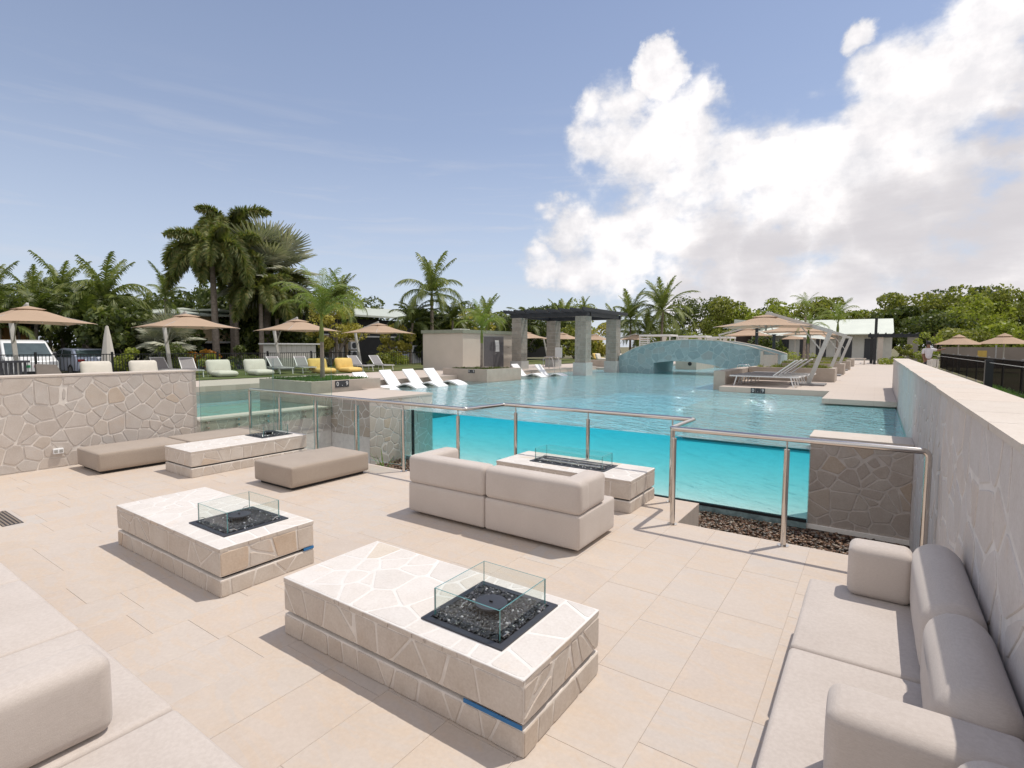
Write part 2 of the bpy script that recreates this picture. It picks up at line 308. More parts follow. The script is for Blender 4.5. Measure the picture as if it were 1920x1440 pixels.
# pool interior plaster with faint mottling
def f(t, out):
    p = t.pos(); c = t.ramp(t.noise(p, 3, 4, 0.6), [(0.3, (0.86, 0.81, 0.74)), (0.7, (0.92, 0.87, 0.80))])
    b = pbsdf(t, c, 0.8, 0, None, 0.2); t.ln(b.outputs[0], out.inputs[0])
pool_m = mat('pool_plaster', f)
def water(name, absorb, dens, bstr, refl=0.9, body=(0.15, 0.42, 0.44), bf=0.42):
    def f(t, out):
        p = t.pos()
        q = t.mapping(p, (1.0, 1.0, 1.0), (0, 0, R(34)))
        q2 = t.mapping(q, (0.55, 1.3, 1))
        h = t.math('ADD', t.math('MULTIPLY', t.noise(q2, 1.7, 3, 0.5, 0.6), 1.0), t.math('ADD', t.math('MULTIPLY', t.noise(q2, 6.5, 3, 0.55, 0.8), 0.5), t.math('MULTIPLY', t.noise(q, 17, 2, 0.5), 0.16)))
        bm = t.bump(h, bstr, 0.42)
        tr = t.new('ShaderNodeBsdfTransparent'); gl = t.new('ShaderNodeBsdfGlossy'); gl.inputs['Roughness'].default_value = 0.03
        t.ln(bm, gl.inputs['Normal'])
        fr = t.new('ShaderNodeFresnel'); fr.inputs[0].default_value = 1.33; t.ln(t.bump(h, bstr, 0.10), fr.inputs['Normal'])
        geo = t.new('ShaderNodeNewGeometry'); sep = t.new('ShaderNodeSeparateXYZ'); t.ln(geo.outputs['True Normal'], sep.inputs[0])
        front = t.math('GREATER_THAN', t.math('MULTIPLY', t.math('SUBTRACT', 1.0, t.math('MULTIPLY', geo.outputs['Backfacing'], 2.0)), sep.outputs[2]), 0.5)
        fac = t.math('MULTIPLY', t.math('MULTIPLY', fr.outputs[0], refl), front)
        # what the rippled surface scrambles of the lit plaster below : a soft milky body
        df = t.new('ShaderNodeBsdfDiffuse'); df.inputs[0].default_value = (*body, 1); t.ln(t.bump(h, bstr, 0.12), df.inputs['Normal'])
        mb = t.new('ShaderNodeMixShader'); t.ln(t.math('MULTIPLY', front, bf), mb.inputs[0]); t.ln(tr.outputs[0], mb.inputs[1]); t.ln(df.outputs[0], mb.inputs[2])
        m = t.new('ShaderNodeMixShader'); t.ln(t.math('MINIMUM', fac, 0.9), m.inputs[0]); t.ln(mb.outputs[0], m.inputs[1]); t.ln(gl.outputs[0], m.inputs[2])
        t.ln(m.outputs[0], out.inputs[0])
        va = t.new('ShaderNodeVolumeAbsorption'); va.inputs[0].default_value = (*absorb, 1); va.inputs[1].default_value = dens
        t.ln(va.outputs[0], out.inputs['Volume'])
    return mat(name, f)
# colour c, density d  ->  absorption (1-c)*d
water_m = water('pool_water', (0.05, 0.88, 0.982), 0.42, 1.0, 1.35, (0.42, 0.83, 0.87), 0.46)
kids_m = water('kids_water', (0.0, 0.75, 0.70), 0.32, 0.85, 0.9, (0.22, 0.36, 0.32), 0.35)
shelf_m = water('shallow_water', (0.0, 0.88, 0.90), 0.5, 0.85, 0.8, (0.36, 0.42, 0.38), 0.25)

# ------------------------------------------------------------------ mesh helpers
ORG = Vector((0, 0, 0))
class M:
    def __init__(s): s.v = []; s.f = []; s.mi = []
    def add(s, vs, fs, mi=0):
        o = len(s.v); s.v += [tuple(x) for x in vs]; s.f += [tuple(i+o for i in f) for f in fs]; s.mi += [mi]*len(fs); return s
    def box(s, x0, y0, z0, x1, y1, z1, mi=0):
        return s.add([(x0, y0, z0), (x1, y0, z0), (x1, y1, z0), (x0, y1, z0), (x0, y0, z1), (x1, y0, z1), (x1, y1, z1), (x0, y1, z1)],
                     [(0, 3, 2, 1), (4, 5, 6, 7), (0, 1, 5, 4), (1, 2, 6, 5), (2, 3, 7, 6), (3, 0, 4, 7)], mi)
    def quad(s, a, b, c, d, mi=0): return s.add([a, b, c, d], [(0, 1, 2, 3)], mi)
    def prism(s, poly, z0, z1, mi=0):
        n = len(poly)
        return s.add([(x, y, z0) for x, y in poly]+[(x, y, z1) for x, y in poly], [tuple(range(n-1, -1, -1)), tuple(range(n, 2*n))]+[(i, (i+1) % n, n+(i+1) % n, n+i) for i in range(n)], mi)
    def extr(s, pts, vec, mi=0):   # closed 3-D outline swept along vec
        n = len(pts); vec = Vector(vec); P = [Vector(p) for p in pts]
        return s.add(P+[p+vec for p in P], [tuple(range(n)), tuple(range(2*n-1, n-1, -1))]+[(i, n+i, n+(i+1) % n, (i+1) % n) for i in range(n)], mi)
    def tube(s, path, rad, seg=8, cap=True, mi=0):
        P = [Vector(p) for p in path]; rs = rad if isinstance(rad, (list, tuple)) else [rad]*len(P)
        vs = []; prev = None
        for i, p in enumerate(P):
            t = (P[min(i+1, len(P)-1)]-P[max(i-1, 0)]).normalized()
            if prev is None:
                a = Vector((0, 0, 1)) if abs(t.z) < 0.9 else Vector((1, 0, 0)); u = t.cross(a).normalized()
            else: u = (prev-t*prev.dot(t)).normalized()
            prev = u; w = t.cross(u)
            vs += [p+(u*cos(2*pi*k/seg)+w*sin(2*pi*k/seg))*rs[i] for k in range(seg)]
        fs = [(i*seg+k, i*seg+(k+1) % seg, (i+1)*seg+(k+1) % seg, (i+1)*seg+k) for i in range(len(P)-1) for k in range(seg)]
        if cap: fs += [tuple(range(seg-1, -1, -1)), tuple(range((len(P)-1)*seg, len(P)*seg))]
        return s.add(vs, fs, mi)
    def bar(s, a, b, w, h=None, mi=0):   # rectangular bar from a to b
        a, b = Vector(a), Vector(b); h = h or w; t = (b-a).normalized()
        z = Vector((0, 0, 1)) if abs(t.z) < 0.95 else Vector((0, 1, 0)); u = t.cross(z).normalized()*w/2; v = u.cross(t).normalized()*h/2
        c = [a-u-v, a+u-v, a+u+v, a-u+v, b-u-v, b+u-v, b+u+v, b-u+v]
        return s.add(c, [(0, 3, 2, 1), (4, 5, 6, 7), (0, 1, 5, 4), (1, 2, 6, 5), (2, 3, 7, 6), (3, 0, 4, 7)], mi)
    def rbox(s, x0, y0, z0, x1, y1, z1, r=0.05, seg=3, mi=0, puff=0.0):
        bm = bmesh.new(); bmesh.ops.create_cube(bm, size=1)
        for v in bm.verts: v.co = Vector(((x0+x1)/2+v.co.x*(x1-x0), (y0+y1)/2+v.co.y*(y1-y0), (z0+z1)/2+v.co.z*(z1-z0)))
        bmesh.ops.bevel(bm, geom=bm.edges[:]+bm.verts[:], offset=r, segments=seg, profile=0.5, affect='EDGES')
        if puff:
            big = [f for f in bm.faces if f.calc_area() > 0.25*min((x1-x0)*(y1-y0), (y1-y0)*(z1-z0), (x1-x0)*(z1-z0))]
            es = list({e for f in big for e in f.edges}); bmesh.ops.subdivide_edges(bm, edges=es, cuts=5, use_grid_fill=True)
            from mathutils import noise as mn
            for v in bm.verts: v.co += mn.noise_vector(v.co*5.0)*0.0028+mn.noise_vector(v.co*1.7)*0.003
            c = Vector(((x0+x1)/2, (y0+y1)/2, (z0+z1)/2)); hx, hy, hz = (x1-x0)/2, (y1-y0)/2, (z1-z0)/2
            for v in bm.verts:
                d = v.co-c; a, b, g = d.x/hx, d.y/hy, d.z/hz
                if abs(g) > 0.95: v.co.z += math.copysign(puff*max(0, 1-a*a)*max(0, 1-b*b), g)
                if abs(a) > 0.97: v.co.x += math.copysign(puff*0.6*max(0, 1-g*g)*max(0, 1-b*b), a)
                if abs(b) > 0.97: v.co.y += math.copysign(puff*0.6*max(0, 1-g*g)*max(0, 1-a*a), b)
        bm.verts.index_update(); s.add([v.co.copy() for v in bm.verts], [tuple(v.index for v in f.verts) for f in bm.faces], mi); bm.free(); return s
    def build(s, name, mats, parent=None, smooth=False, kind=None):
        me = bpy.data.meshes.new(name); o3 = ORG if parent is not None else Vector((0, 0, 0))
        me.from_pydata([(x-o3.x, y-o3.y, z-o3.z) for x, y, z in s.v], [], s.f)
        mats = mats if isinstance(mats, (list, tuple)) else [mats]
        for m in mats: me.materials.append(m)
        if len(mats) > 1: me.polygons.foreach_set('material_index', s.mi)
        if smooth:
            me.polygons.foreach_set('use_smooth', [True]*len(me.polygons)); 
            try: me.set_sharp_from_angle(angle=R(smooth if smooth is not True else 40))
            except Exception: pass
        me.update(); o = bpy.data.objects.new(name, me); COL.objects.link(o); o.parent = parent
        if kind: o['kind'] = kind
        return o
def thing(name, label, cat, loc=(0, 0, 0), group=None):
    global ORG
    ORG = Vector(loc); o = bpy.data.objects.new(name, None); COL.objects.link(o); o.location = loc; o.empty_display_size = 0.2
    o['label'] = label; o['category'] = cat
    if group: o['group'] = group
    return o
def tag(o, label, cat, group=None):
    o['label'] = label; o['category'] = cat
    if group: o['group'] = group
    return o
def struct(o): o['kind'] = 'structure'; return o
def dup(root, loc, rz=0, label=None, scale=1.0, group=None):
    def cp(o, par):
        c = o.copy(); COL.objects.link(c); c.parent = par
        for k in KIDS.get(o.name, []): cp(k, c)
        return c
    c = cp(root, None); c.location = loc; c.rotation_euler = (0, 0, rz); c.scale = (scale,)*3 if not isinstance(scale, tuple) else scale
    if label: c['label'] = label
    if group: c['group'] = group
    return c
KIDS = {}
def index_kids(root):
    for o in [root]+list(root.children_recursive): KIDS[o.name] = list(o.children)
def place_all(proto, spots, group):
    index_kids(proto)
    for i, sp in enumerate(spots):
        loc, rz, label = sp[:3]; sc = sp[3] if len(sp) > 3 else 1.0
        if i == 0: first = (loc, rz, label, sc); continue
        dup(proto, loc, rz, label, sc, group)
    loc, rz, label, sc = first; proto.location = loc; proto.rotation_euler = (0, 0, rz); proto['label'] = label; proto['group'] = group; proto.scale = (sc,)*3 if not isinstance(sc, tuple) else sc

# crazy paving : voronoi cells cut by half planes, each cell a stone that stands proud
def clip(poly, a, b, c):   # keep a*x+b*y<=c
    out = []
    for i in range(len(poly)):
        p, q = poly[i], poly[(i+1) % len(poly)]; dp = a*p[0]+b*p[1]-c; dq = a*q[0]+b*q[1]-c
        if dp <= 0: out.append(p)
        if (dp < 0 < dq) or (dq < 0 < dp):
            t = dp/(dp-dq); out.append((p[0]+(q[0]-p[0])*t, p[1]+(q[1]-p[1])*t))
    return out
def crazy(parent, O, U, V, w, h, size, gap, depth, m, seed, mask=None, edge=0.0, sx=1.0, name='stone', limit=300):
    rg = random.Random(seed); O, U, V = Vector(O), Vector(U), Vector(V); N = U.cross(V).normalized()
    nx = max(1, round(w/(size*sx))); ny = max(1, round(h/size)); pts = []
    for j in range(ny):
        for i in range(nx):
            if rg.random() < 0.10: continue
            pts.append(((i+0.5+(0.25 if j % 2 else -0.25)+rg.uniform(-.46, .46))*w/nx, (j+0.5+rg.uniform(-.46, .46))*h/ny))
            if rg.random() < 0.10: pts.append((pts[-1][0]+rg.uniform(-.4, .4)*w/nx, pts[-1][1]+rg.uniform(-.4, .4)*h/ny))
    n = 0; wt = [rg.uniform(-1, 1)*size*0.16 for _ in pts]
    for k, (x, y) in enumerate(pts):
        poly = [(edge, edge), (w-edge, edge), (w-edge, h-edge), (edge, h-edge)]
        near = sorted(((px-x)**2+(py-y)**2, px, py, j) for j, (px, py) in enumerate(pts) if j != k)[:16]
        for d2, px, py, j in near:
            d = math.sqrt(d2)
            if d < 1e-4: continue
            a, b = (px-x)/d, (py-y)/d; g = gap*(0.35+0.3*rg.random())
            poly = clip(poly, a, b, a*(x+px)/2+b*(y+py)/2-g+max(-.3*d, min(.3*d, wt[k]-wt[j])))
            if len(poly) < 3: break
        if len(poly) < 3: continue
        # knock the corners off
        q = []; L = len(poly)
        for i in range(L):
            p0, p1, p2 = poly[i-1], poly[i], poly[(i+1) % L]
            l0 = math.hypot(p1[0]-p0[0], p1[1]-p0[1]); l2 = math.hypot(p2[0]-p1[0], p2[1]-p1[1])
            if min(l0, l2) < 0.012: q.append(p1); continue
            c = min(0.30, size*0.065/min(l0, l2))*rg.uniform(0.5, 1.2)
            q += [(p1[0]+(p0[0]-p1[0])*c, p1[1]+(p0[1]-p1[1])*c), (p1[0]+(p2[0]-p1[0])*c, p1[1]+(p2[1]-p1[1])*c)]
        area = abs(sum(q[i][0]*q[(i+1) % len(q)][1]-q[(i+1) % len(q)][0]*q[i][1] for i in range(len(q))))/2
        if area < size*size*0.04: continue
        cx = sum(p[0] for p in q)/len(q); cy = sum(p[1] for p in q)/len(q)
        if mask:
            if not mask(cx, cy): continue
            def pull(p):
                f_ = 1.0
                while f_ > .25 and not mask(cx+(p[0]-cx)*f_, cy+(p[1]-cy)*f_): f_ -= .06
                return (cx+(p[0]-cx)*f_, cy+(p[1]-cy)*f_)
            q = [pull(p) for p in q]
        pr = depth*rg.uniform(0.7, 1.35); b = min(0.006, size*0.03); K = len(q)
        tx, ty = rg.uniform(-1, 1)*depth*0.25/size, rg.uniform(-1, 1)*depth*0.25/size
        vs = [O+U*p[0]+V*p[1]-N*0.004 for p in q]
        vs += [O+U*p[0]+V*p[1]+N*(pr-b*0.6+tx*(p[0]-cx)+ty*(p[1]-cy)) for p in q]
        s_ = 1-b/ max(0.03, math.sqrt(area)*0.5)
        vs += [O+U*(cx+(p[0]-cx)*s_)+V*(cy+(p[1]-cy)*s_)+N*(pr+tx*(p[0]-cx)+ty*(p[1]-cy)) for p in q]
        fs = [(i, (i+1) % K, K+(i+1) % K, K+i) for i in range(K)]+[(K+i, K+(i+1) % K, 2*K+(i+1) % K, 2*K+i) for i in range(K)]+[tuple(range(2*K, 3*K))]
        mm = M(); mm.add(vs, fs); mm.build(name, m, parent); n += 1
        if n >= limit: break
    return n
# fast numpy mesh of loose quads
def quads(name, V4, m, parent=None, kind=None):
    V4 = np.asarray(V4, dtype=np.float32).reshape(-1, 4, 3)
    if parent is not None: V4 = V4-np.array(ORG, dtype=np.float32)
    n = len(V4); me = bpy.data.meshes.new(name); me.vertices.add(4*n); me.vertices.foreach_set('co', V4.ravel())
    me.loops.add(4*n); me.loops.foreach_set('vertex_index', np.arange(4*n, dtype=np.int32))
    me.polygons.add(n); me.polygons.foreach_set('loop_start', np.arange(0, 4*n, 4, dtype=np.int32)); me.update(calc_edges=True)
    me.materials.append(m); o = bpy.data.objects.new(name, me); COL.objects.link(o); o.parent = parent
    if kind: o['kind'] = kind
    return o
# ================================================================== SETTING : terrace, pools, decks
WZ, KZ, DZ, GZ, LZ = 0.385, 0.445, 0.55, -0.72, 0.62      # pool water, kids water, deck, gravel, lawn
def ground():
    m = M(); z = 0.38
    m.quad((-2000, -300, .08), (-27.2, -300, .08), (-27.2, 2500, .08), (-2000, 2500, .08)); m.quad((-27.2, -300, z), (-15.9, -300, z), (-15.9, 2500, z), (-27.2, 2500, z))
    m.quad((0.9, -300, z), (2000, -300, z), (2000, 2500, z), (0.9, 2500, z))
    m.quad((-15.9, 62, z), (0.9, 62, z), (0.9, 2500, z), (-15.9, 2500, z))
    m.quad((-15.9, -300, z), (0.9, -300, z), (0.9, -3, z), (-15.9, -3, z))
    struct(m.build('ground', ground_m))
ground()
# terrace : bed slab, then every tile a piece of its own
ORG = Vector((0, 0, 0))
m = M(); m.prism([(-9.86, -3), (0.46, -3), (0.46, 5.35), (-1.61, 5.35), (-1.61, 6.155), (-4.35, 6.155), (-4.35, 5.35), (-9.86, 5.35)], -0.80, -0.0028)
floor = struct(m.build('terrace_floor', simple('grout', (0.46, 0.395, 0.34), 0.95, 0, 9, 0.1)))
def tiles():
    rg = random.Random(3); x = 0.395; cols = []; n = 0
    while x > -9.86: cols.append(x); x -= 0.405
    meshes = {}
    joints = [2.66, 5.352]
    ly = {}
    for c in cols:
        w = min(0.405, c+9.86)
        if w < 0.08: continue
        y = 0.95-rg.choice([0.0, 0.15, 0.3]) if c < -1.7 else 0.6
        y0 = y
        ymax = 5.352
        while y < ymax-0.02:
            L = rg.choice([0.405, 0.61, 0.61, 0.81]); e = y+L
            for j in joints:
                if y < j-0.01 and e > j-0.16: e = j; break
            key = (round(w, 3), round(e-y, 3))
            if key not in meshes:
                t = M(); g = 0.0008; b = 0.0010; a, bb = w, e-y
                t.add([(-a+g, g, -0.02), (-g, g, -0.02), (-g, bb-g, -0.02), (-a+g, bb-g, -0.02), (-a+g, g, -b), (-g, g, -b), (-g, bb-g, -b), (-a+g, bb-g, -b), (-a+g+b, g+b, 0), (-g-b, g+b, 0), (-g-b, bb-g-b, 0), (-a+g+b, bb-g-b, 0)],
                      [(0, 1, 5, 4), (1, 2, 6, 5), (2, 3, 7, 6), (3, 0, 4, 7), (4, 5, 9, 8), (5, 6, 10, 9), (6, 7, 11, 10), (7, 4, 8, 11), (8, 9, 10, 11)])
                o = t.build('tile', tile_m, floor); meshes[key] = o.data
            else:
                o = bpy.data.objects.new('tile', meshes[key]); COL.objects.link(o); o.parent = floor
            o.location = (c, y, rg.uniform(-0.0005, 0.0005)); n += 1
            y = e
    # coping pieces that finish the edge over the gravel
    for x0, x1, y0, y1 in [(-4.35+i*0.548, -4.35+(i+1)*0.548, 5.354, 6.16) for i in range(5)]:
        t = M(); t.box(x0+.0015, y0, -0.03, x1-.0015, y1, 0); t.build('tile', tile_m, floor)
tiles()
# gravel bed with loose river pebbles
m = M(); m.box(-8.62, 5.30, -1.0, 0.46, 8.4, GZ); struct(m.build('gravel_bed', soil_m))
def pebbles(name, boxes, m, z, r0, r1, seed, flat=0.55, parent=None, kind='stuff'):
    rg = np.random.default_rng(seed)
    t = (1+5**.5)/2; iv = np.array([(-1, t, 0), (1, t, 0), (-1, -t, 0), (1, -t, 0), (0, -1, t), (0, 1, t), (0, -1, -t), (0, 1, -t), (t, 0, -1), (t, 0, 1), (-t, 0, -1), (-t, 0, 1)])/math.sqrt(1+t*t)
    tr = np.array([(0, 11, 5), (0, 5, 1), (0, 1, 7), (0, 7, 10), (0, 10, 11), (1, 5, 9), (5, 11, 4), (11, 10, 2), (10, 7, 6), (7, 1, 8), (3, 9, 4), (3, 4, 2), (3, 2, 6), (3, 6, 8), (3, 8, 9), (4, 9, 5), (2, 4, 11), (6, 2, 10), (8, 6, 7), (9, 8, 1)])
    P = []
    for x0, y0, x1, y1, n in boxes: P.append(np.stack([rg.uniform(x0, x1, n), rg.uniform(y0, y1, n)], 1))
    P = np.concatenate(P); n = len(P)
    r = rg.uniform(r0, r1, n); sc = np.stack([r*rg.uniform(.8, 1.35, n), r*rg.uniform(.7, 1.1, n), r*rg.uniform(flat*.8, flat*1.2, n)], 1)
    a = rg.uniform(0, 2*pi, n); b = rg.uniform(-.5, .5, n)
    v = iv[None]*sc[:, None]*rg.uniform(.88, 1.12, (n, 12, 1))
    x, y, zz = v[..., 0], v[..., 1], v[..., 2]
    x, zz = x*np.cos(b)[:, None]+zz*np.sin(b)[:, None], -x*np.sin(b)[:, None]+zz*np.cos(b)[:, None]
    x, y = x*np.cos(a)[:, None]-y*np.sin(a)[:, None], x*np.sin(a)[:, None]+y*np.cos(a)[:, None]
    v = np.stack([x+P[:, :1], y+P[:, 1:], zz+z+rg.uniform(0, r1, n)[:, None]], 2).reshape(-1, 3)
    if parent is not None: v = v-np.array(ORG)
    F = (tr[None]+np.arange(n)[:, None, None]*12).reshape(-1, 3)
    me = bpy.data.meshes.new(name); me.vertices.add(len(v)); me.vertices.foreach_set('co', v.astype(np.float32).ravel())
    me.loops.add(F.size); me.loops.foreach_set('vertex_index', F.astype(np.int32).ravel()); me.polygons.add(len(F)); me.polygons.foreach_set('loop_start', np.arange(0, F.size, 3, dtype=np.int32))
    me.polygons.foreach_set('use_smooth', np.ones(len(F), bool))
    me.update(calc_edges=True); me.materials.append(m); o = bpy.data.objects.new(name, me); COL.objects.link(o); o.parent = parent
    if kind: o['kind'] = kind
    return o
pb = pebbles('pebbles', [(-2.4, 5.36, 0.44, 8.2, 6500), (-8.6, 5.5, -6.2, 8.2, 3600), (-6.2, 6.6, -2.4, 8.2, 1500)], pebble_m, GZ, 0.014, 0.032, 5)
tag(pb, 'brown and black river pebbles in the bed below the pool window', 'pebbles')
# pool floor and walls
m = M(); m.box(-14.4, 8.30, -0.9, 0.5, 62, -0.66)
struct(m.build('pool_floor', pool_m))
m = M(); m.prism([(-14.4, 9.25), (-12.35, 9.25), (-12.35, 22.9), (-11.2, 22.9), (-11.2, 27.3), (-14.4, 27.3)], -0.65, 0.215)   # sun shelf
m.box(-4.2, 14.2, -0.65, -1.0, 17.62, 0.20)                                                                                # shallow ledge before the loungers
struct(m.build('sun_shelf', render_m))
wl = M(); wl.prism([(-8.60, 8.331), (-0.70, 8.331), (-0.70, 8.6), (0.43, 8.6), (0.43, 61.9), (-14.3, 61.9), (-14.3, 23.002), (-12.352, 23.002), (-12.352, 9.0), (-8.60, 9.0)], -0.655, WZ)
ws = M(); ws.prism([(-14.3, 9.0), (-12.354, 9.0), (-12.354, 23.0), (-14.3, 23.0)], 0.1, WZ)
struct(ws.build('shallow_water', shelf_m))
struct(wl.build('pool_water', water_m))
m = M(); m.box(-15.95, 4.0, -0.5, -10.3, 9.6, 0.02); struct(m.build('kids_pool_floor', pool_m))
m = M(); m.box(-16.2, 3.9, 0.01, -10.25, 9.55, KZ); struct(m.build('kids_pool_water', kids_m))
# paved surrounds on the left: coping of the kids pool, step up, long path, lawn
m = M(); m.box(-19.0, -3, 0.1, -16.2, 9.6, 0.60)
m.box(-19.0, 9.6, 0.1, -14.3, 30, 0.60)
m.box(-15.4, 9.6, 0.1, -14.25, 30, 0.44)
m.box(-13.2, 9.0, 0.1, -14.4, 9.6, 0.60)
m.box(-19.0, 30, 0.1, -13.0, 62, 0.52)
struct(m.build('pool_paving', deck_m))
m = M(); m.box(-16.2, -3, -0.3, -10.26, 4.42, 0.60); struct(m.build('side_deck', deck_m))
m = M(); m.quad((-26, -6, LZ), (-18.96, -6, LZ), (-18.96, 30, LZ), (-26, 30, LZ)); m.quad((-26, 30, LZ-.06), (-18.96, 30, LZ-.06), (-18.96, 62, LZ-.06), (-26, 62, LZ-.06))
struct(m.build('lawn', lawn_m))
m = M(); m.quad((-40, -20, 0.10), (-27.2, -20, 0.10), (-27.2, 62, 0.10), (-40, 62, 0.10)); struct(m.build('driveway', asphalt_m))
# right hand deck
m = M(); m.box(-1.06, 15.0, 0.43, 0.44, 62, DZ); m.box(0.44, 20.3, 0.3, 2.4, 62, DZ)
m.box(-4.09, 17.62, 0.16, -1.061, 22.15, DZ); m.box(-4.0, 23.6, -0.6, -1.061, 62, DZ-0.004)
m.box(-4.09, 22.15, -0.6, -1.061, 23.6, DZ-0.008)
m.box(-1.0, 15.25, -0.65, 0.42, 62, 0.429)
m.box(-14.3, 40, -0.6, -4.0, 62, DZ-0.01)
struct(m.build('pool_deck', deck_m))
m = M(); m.quad((0.80, 1, 0.42), (2.9, 1, 0.42), (2.9, 62, 0.42), (0.80, 62, 0.42)); struct(m.build('grass_verge', lawn_m))

# ------------------------------------------------------------------ stone walls and piers
def core(name, mt, box, parent): 
    m = M(); m.box(*box); return m.build(name, mt, parent)
# left wall
t = thing('stone_wall', 'tall cream crazy paved wall closing the left side of the terrace', 'wall', (-10.06, 2.0, 0))
core('wall_core', mortar, (-10.25, -3, -0.7, -9.864, 4.50, 1.335), t)
crazy(t, (-9.864, 1.2, 0.01), (0, 1, 0), (0, 0, 1), 3.30, 1.32, 0.185, 0.017, 0.008, wall_stone, 11)
m = M(); m.box(-10.262, -3, 1.337, -9.850, 4.505, 1.362); m.build('coping', coping_m, t)
# low wall of the kids pool
t = thing('low_stone_wall', 'low crazy paved wall holding the shallow kids pool behind glass', 'wall', (-10.1, 5.9, 0))
core('wall_core', mortar, (-10.25, 4.51, -0.8, -9.864, 7.289, 0.440), t)
crazy(t, (-9.864, 4.50, -0.06), (0, 1, 0), (0, 0, 1), 2.79, 0.49, 0.19, 0.018, 0.005, wall_stone, 12)
m = M(); m.box(-10.32, 4.512, 0.442, -9.845, 7.288, 0.472); m.build('coping', coping_m, t)
# left pier beside the window
t = thing('stone_pier', 'big stone clad pier left of the pool window with flat paved top', 'pier', (-9.5, 8.2, -0.7))
core('pier_core', mortar_grey, (-10.5, 7.30, -0.8, -8.612, 9.19, 0.655), t)
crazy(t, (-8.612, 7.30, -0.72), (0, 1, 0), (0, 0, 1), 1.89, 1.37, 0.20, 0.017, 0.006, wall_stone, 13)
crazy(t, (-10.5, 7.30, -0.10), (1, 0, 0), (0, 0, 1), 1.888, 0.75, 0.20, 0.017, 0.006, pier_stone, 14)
m = M(); m.box(-12.9, 8.9, 0.56, -10.51, 9.6, 0.70); m.box(-10.51, 7.288, 0.656, -8.598, 9.2, 0.70); m.build('coping', deck_m, t)
# right pier
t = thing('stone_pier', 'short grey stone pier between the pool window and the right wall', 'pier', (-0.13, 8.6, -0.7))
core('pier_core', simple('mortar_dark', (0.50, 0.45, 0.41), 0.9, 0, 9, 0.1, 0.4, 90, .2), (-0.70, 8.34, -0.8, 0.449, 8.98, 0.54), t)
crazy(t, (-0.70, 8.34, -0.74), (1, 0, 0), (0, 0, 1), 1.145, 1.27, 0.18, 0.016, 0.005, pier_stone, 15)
m = M(); m.box(-0.715, 8.322, 0.542, 0.445, 9.0, 0.575); m.build('coping', coping_m, t)
# right wall, long
t = thing('long_stone_wall', 'long grey crazy paved wall running beside the pool on the right', 'wall', (0.62, 8, 0))
core('wall_core', mortar_grey, (0.452, -2, -0.8, 0.80, 20.27, 1.430), t)
crazy(t, (0.452, 9.4, 0.0), (0, -1, 0), (0, 0, 1), 8.9, 1.43, 0.27, 0.026, 0.004, right_stone, 16, limit=220)
crazy(t, (0.452, 20.2, 0.35), (0, -1, 0), (0, 0, 1), 10.8, 1.08, 0.42, 0.026, 0.004, right_stone, 17, limit=80)
crazy(t, (0.452, 8.33, -0.72), (0, -1, 0), (0, 0, 1), 2.95, 0.72, 0.36, 0.026, 0.004, right_stone, 18, limit=24)
rg = random.Random(5); y = 0.2; k = 0
while y < 20.2:
    L = rg.uniform(0.5, 0.85); e = min(20.28, y+L); j = rg.uniform(-.005, .005)
    m = M(); m.add([(0.432+rg.uniform(-.006, .006), y+.003, 1.432), (0.815, y+.003, 1.432), (0.815, e-.003, 1.432), (0.432+rg.uniform(-.006, .006), e-.003, 1.432),
                    (0.432+j, y+.003, 1.467), (0.815, y+.003, 1.467), (0.815, e-.003, 1.467), (0.432+j, e-.003, 1.467)], [(0, 3, 2, 1), (4, 5, 6, 7), (0, 1, 5, 4), (1, 2, 6, 5), (2, 3, 7, 6), (3, 0, 4, 7)])
    m.build('coping_stone', coping_m, t); y = e

# pool window
t = thing('pool_window', 'long clear acrylic window showing the turquoise pool water', 'window', (-4.5, 8.3, -0.6))
m = M(); m.box(-8.345, 8.27, -0.60, -0.702, 8.329, 0.405); m.build('pane', acrylic_m, t)
m = M(); m.box(-8.60, 8.26, -0.745, -0.704, 8.345, -0.640); m.build('sill', simple('wet_sill', (0.22, 0.30, 0.30), 0.25, 0, 12, 0.4), t)
m = M(); m.box(-8.36, 8.262, -0.638, -0.706, 8.328, -0.601); m.box(-8.370, 8.262, -0.60, -8.346, 8.328, 0.40); m.build('seal', dark_m, t)

# ------------------------------------------------------------------ planters in the water
def planter(label, x0, y0, x1, y1, zb, zt, loc=None, m_=None, th=0.16):
    t = thing('planter', label, 'planter', ((x0+x1)/2, (y0+y1)/2, zb), None)
    m = M(); o = [(x0, y0), (x1, y0), (x1, y1), (x0, y1)]; i = [(x0+th, y0+th), (x1-th, y0+th), (x1-th, y1-th), (x0+th, y1-th)]
    vs = [(*p, zb) for p in o]+[(*p, zt) for p in o]+[(*p, zt) for p in i]+[(*p, zt-0.12) for p in i]
    fs = [(0, 1, 5, 4), (1, 2, 6, 5), (2, 3, 7, 6), (3, 0, 4, 7)]+[(4+k, 4+(k+1) % 4, 8+(k+1) % 4, 8+k) for k in range(4)]+[(8+k, 8+(k+1) % 4, 12+(k+1) % 4, 12+k) for k in range(4)]
    m.add(vs, fs); m.build('wall', m_ or render_m, t)
    m = M(); m.box(x0+th-.01, y0+th-.01, zt-0.4, x1-th+.01, y1-th+.01, zt-0.06); m.build('soil', soil_m, t)
    return t
pl1 = planter('large square planter with a young palm beside the kids pool', -12.95, 7.44, -10.775, 9.52, -0.4, 0.957)
pl2 = planter('square planter with a young palm in front of the grey hut', -15.1, 16.78, -12.76, 19.25, 0.1, 0.873)
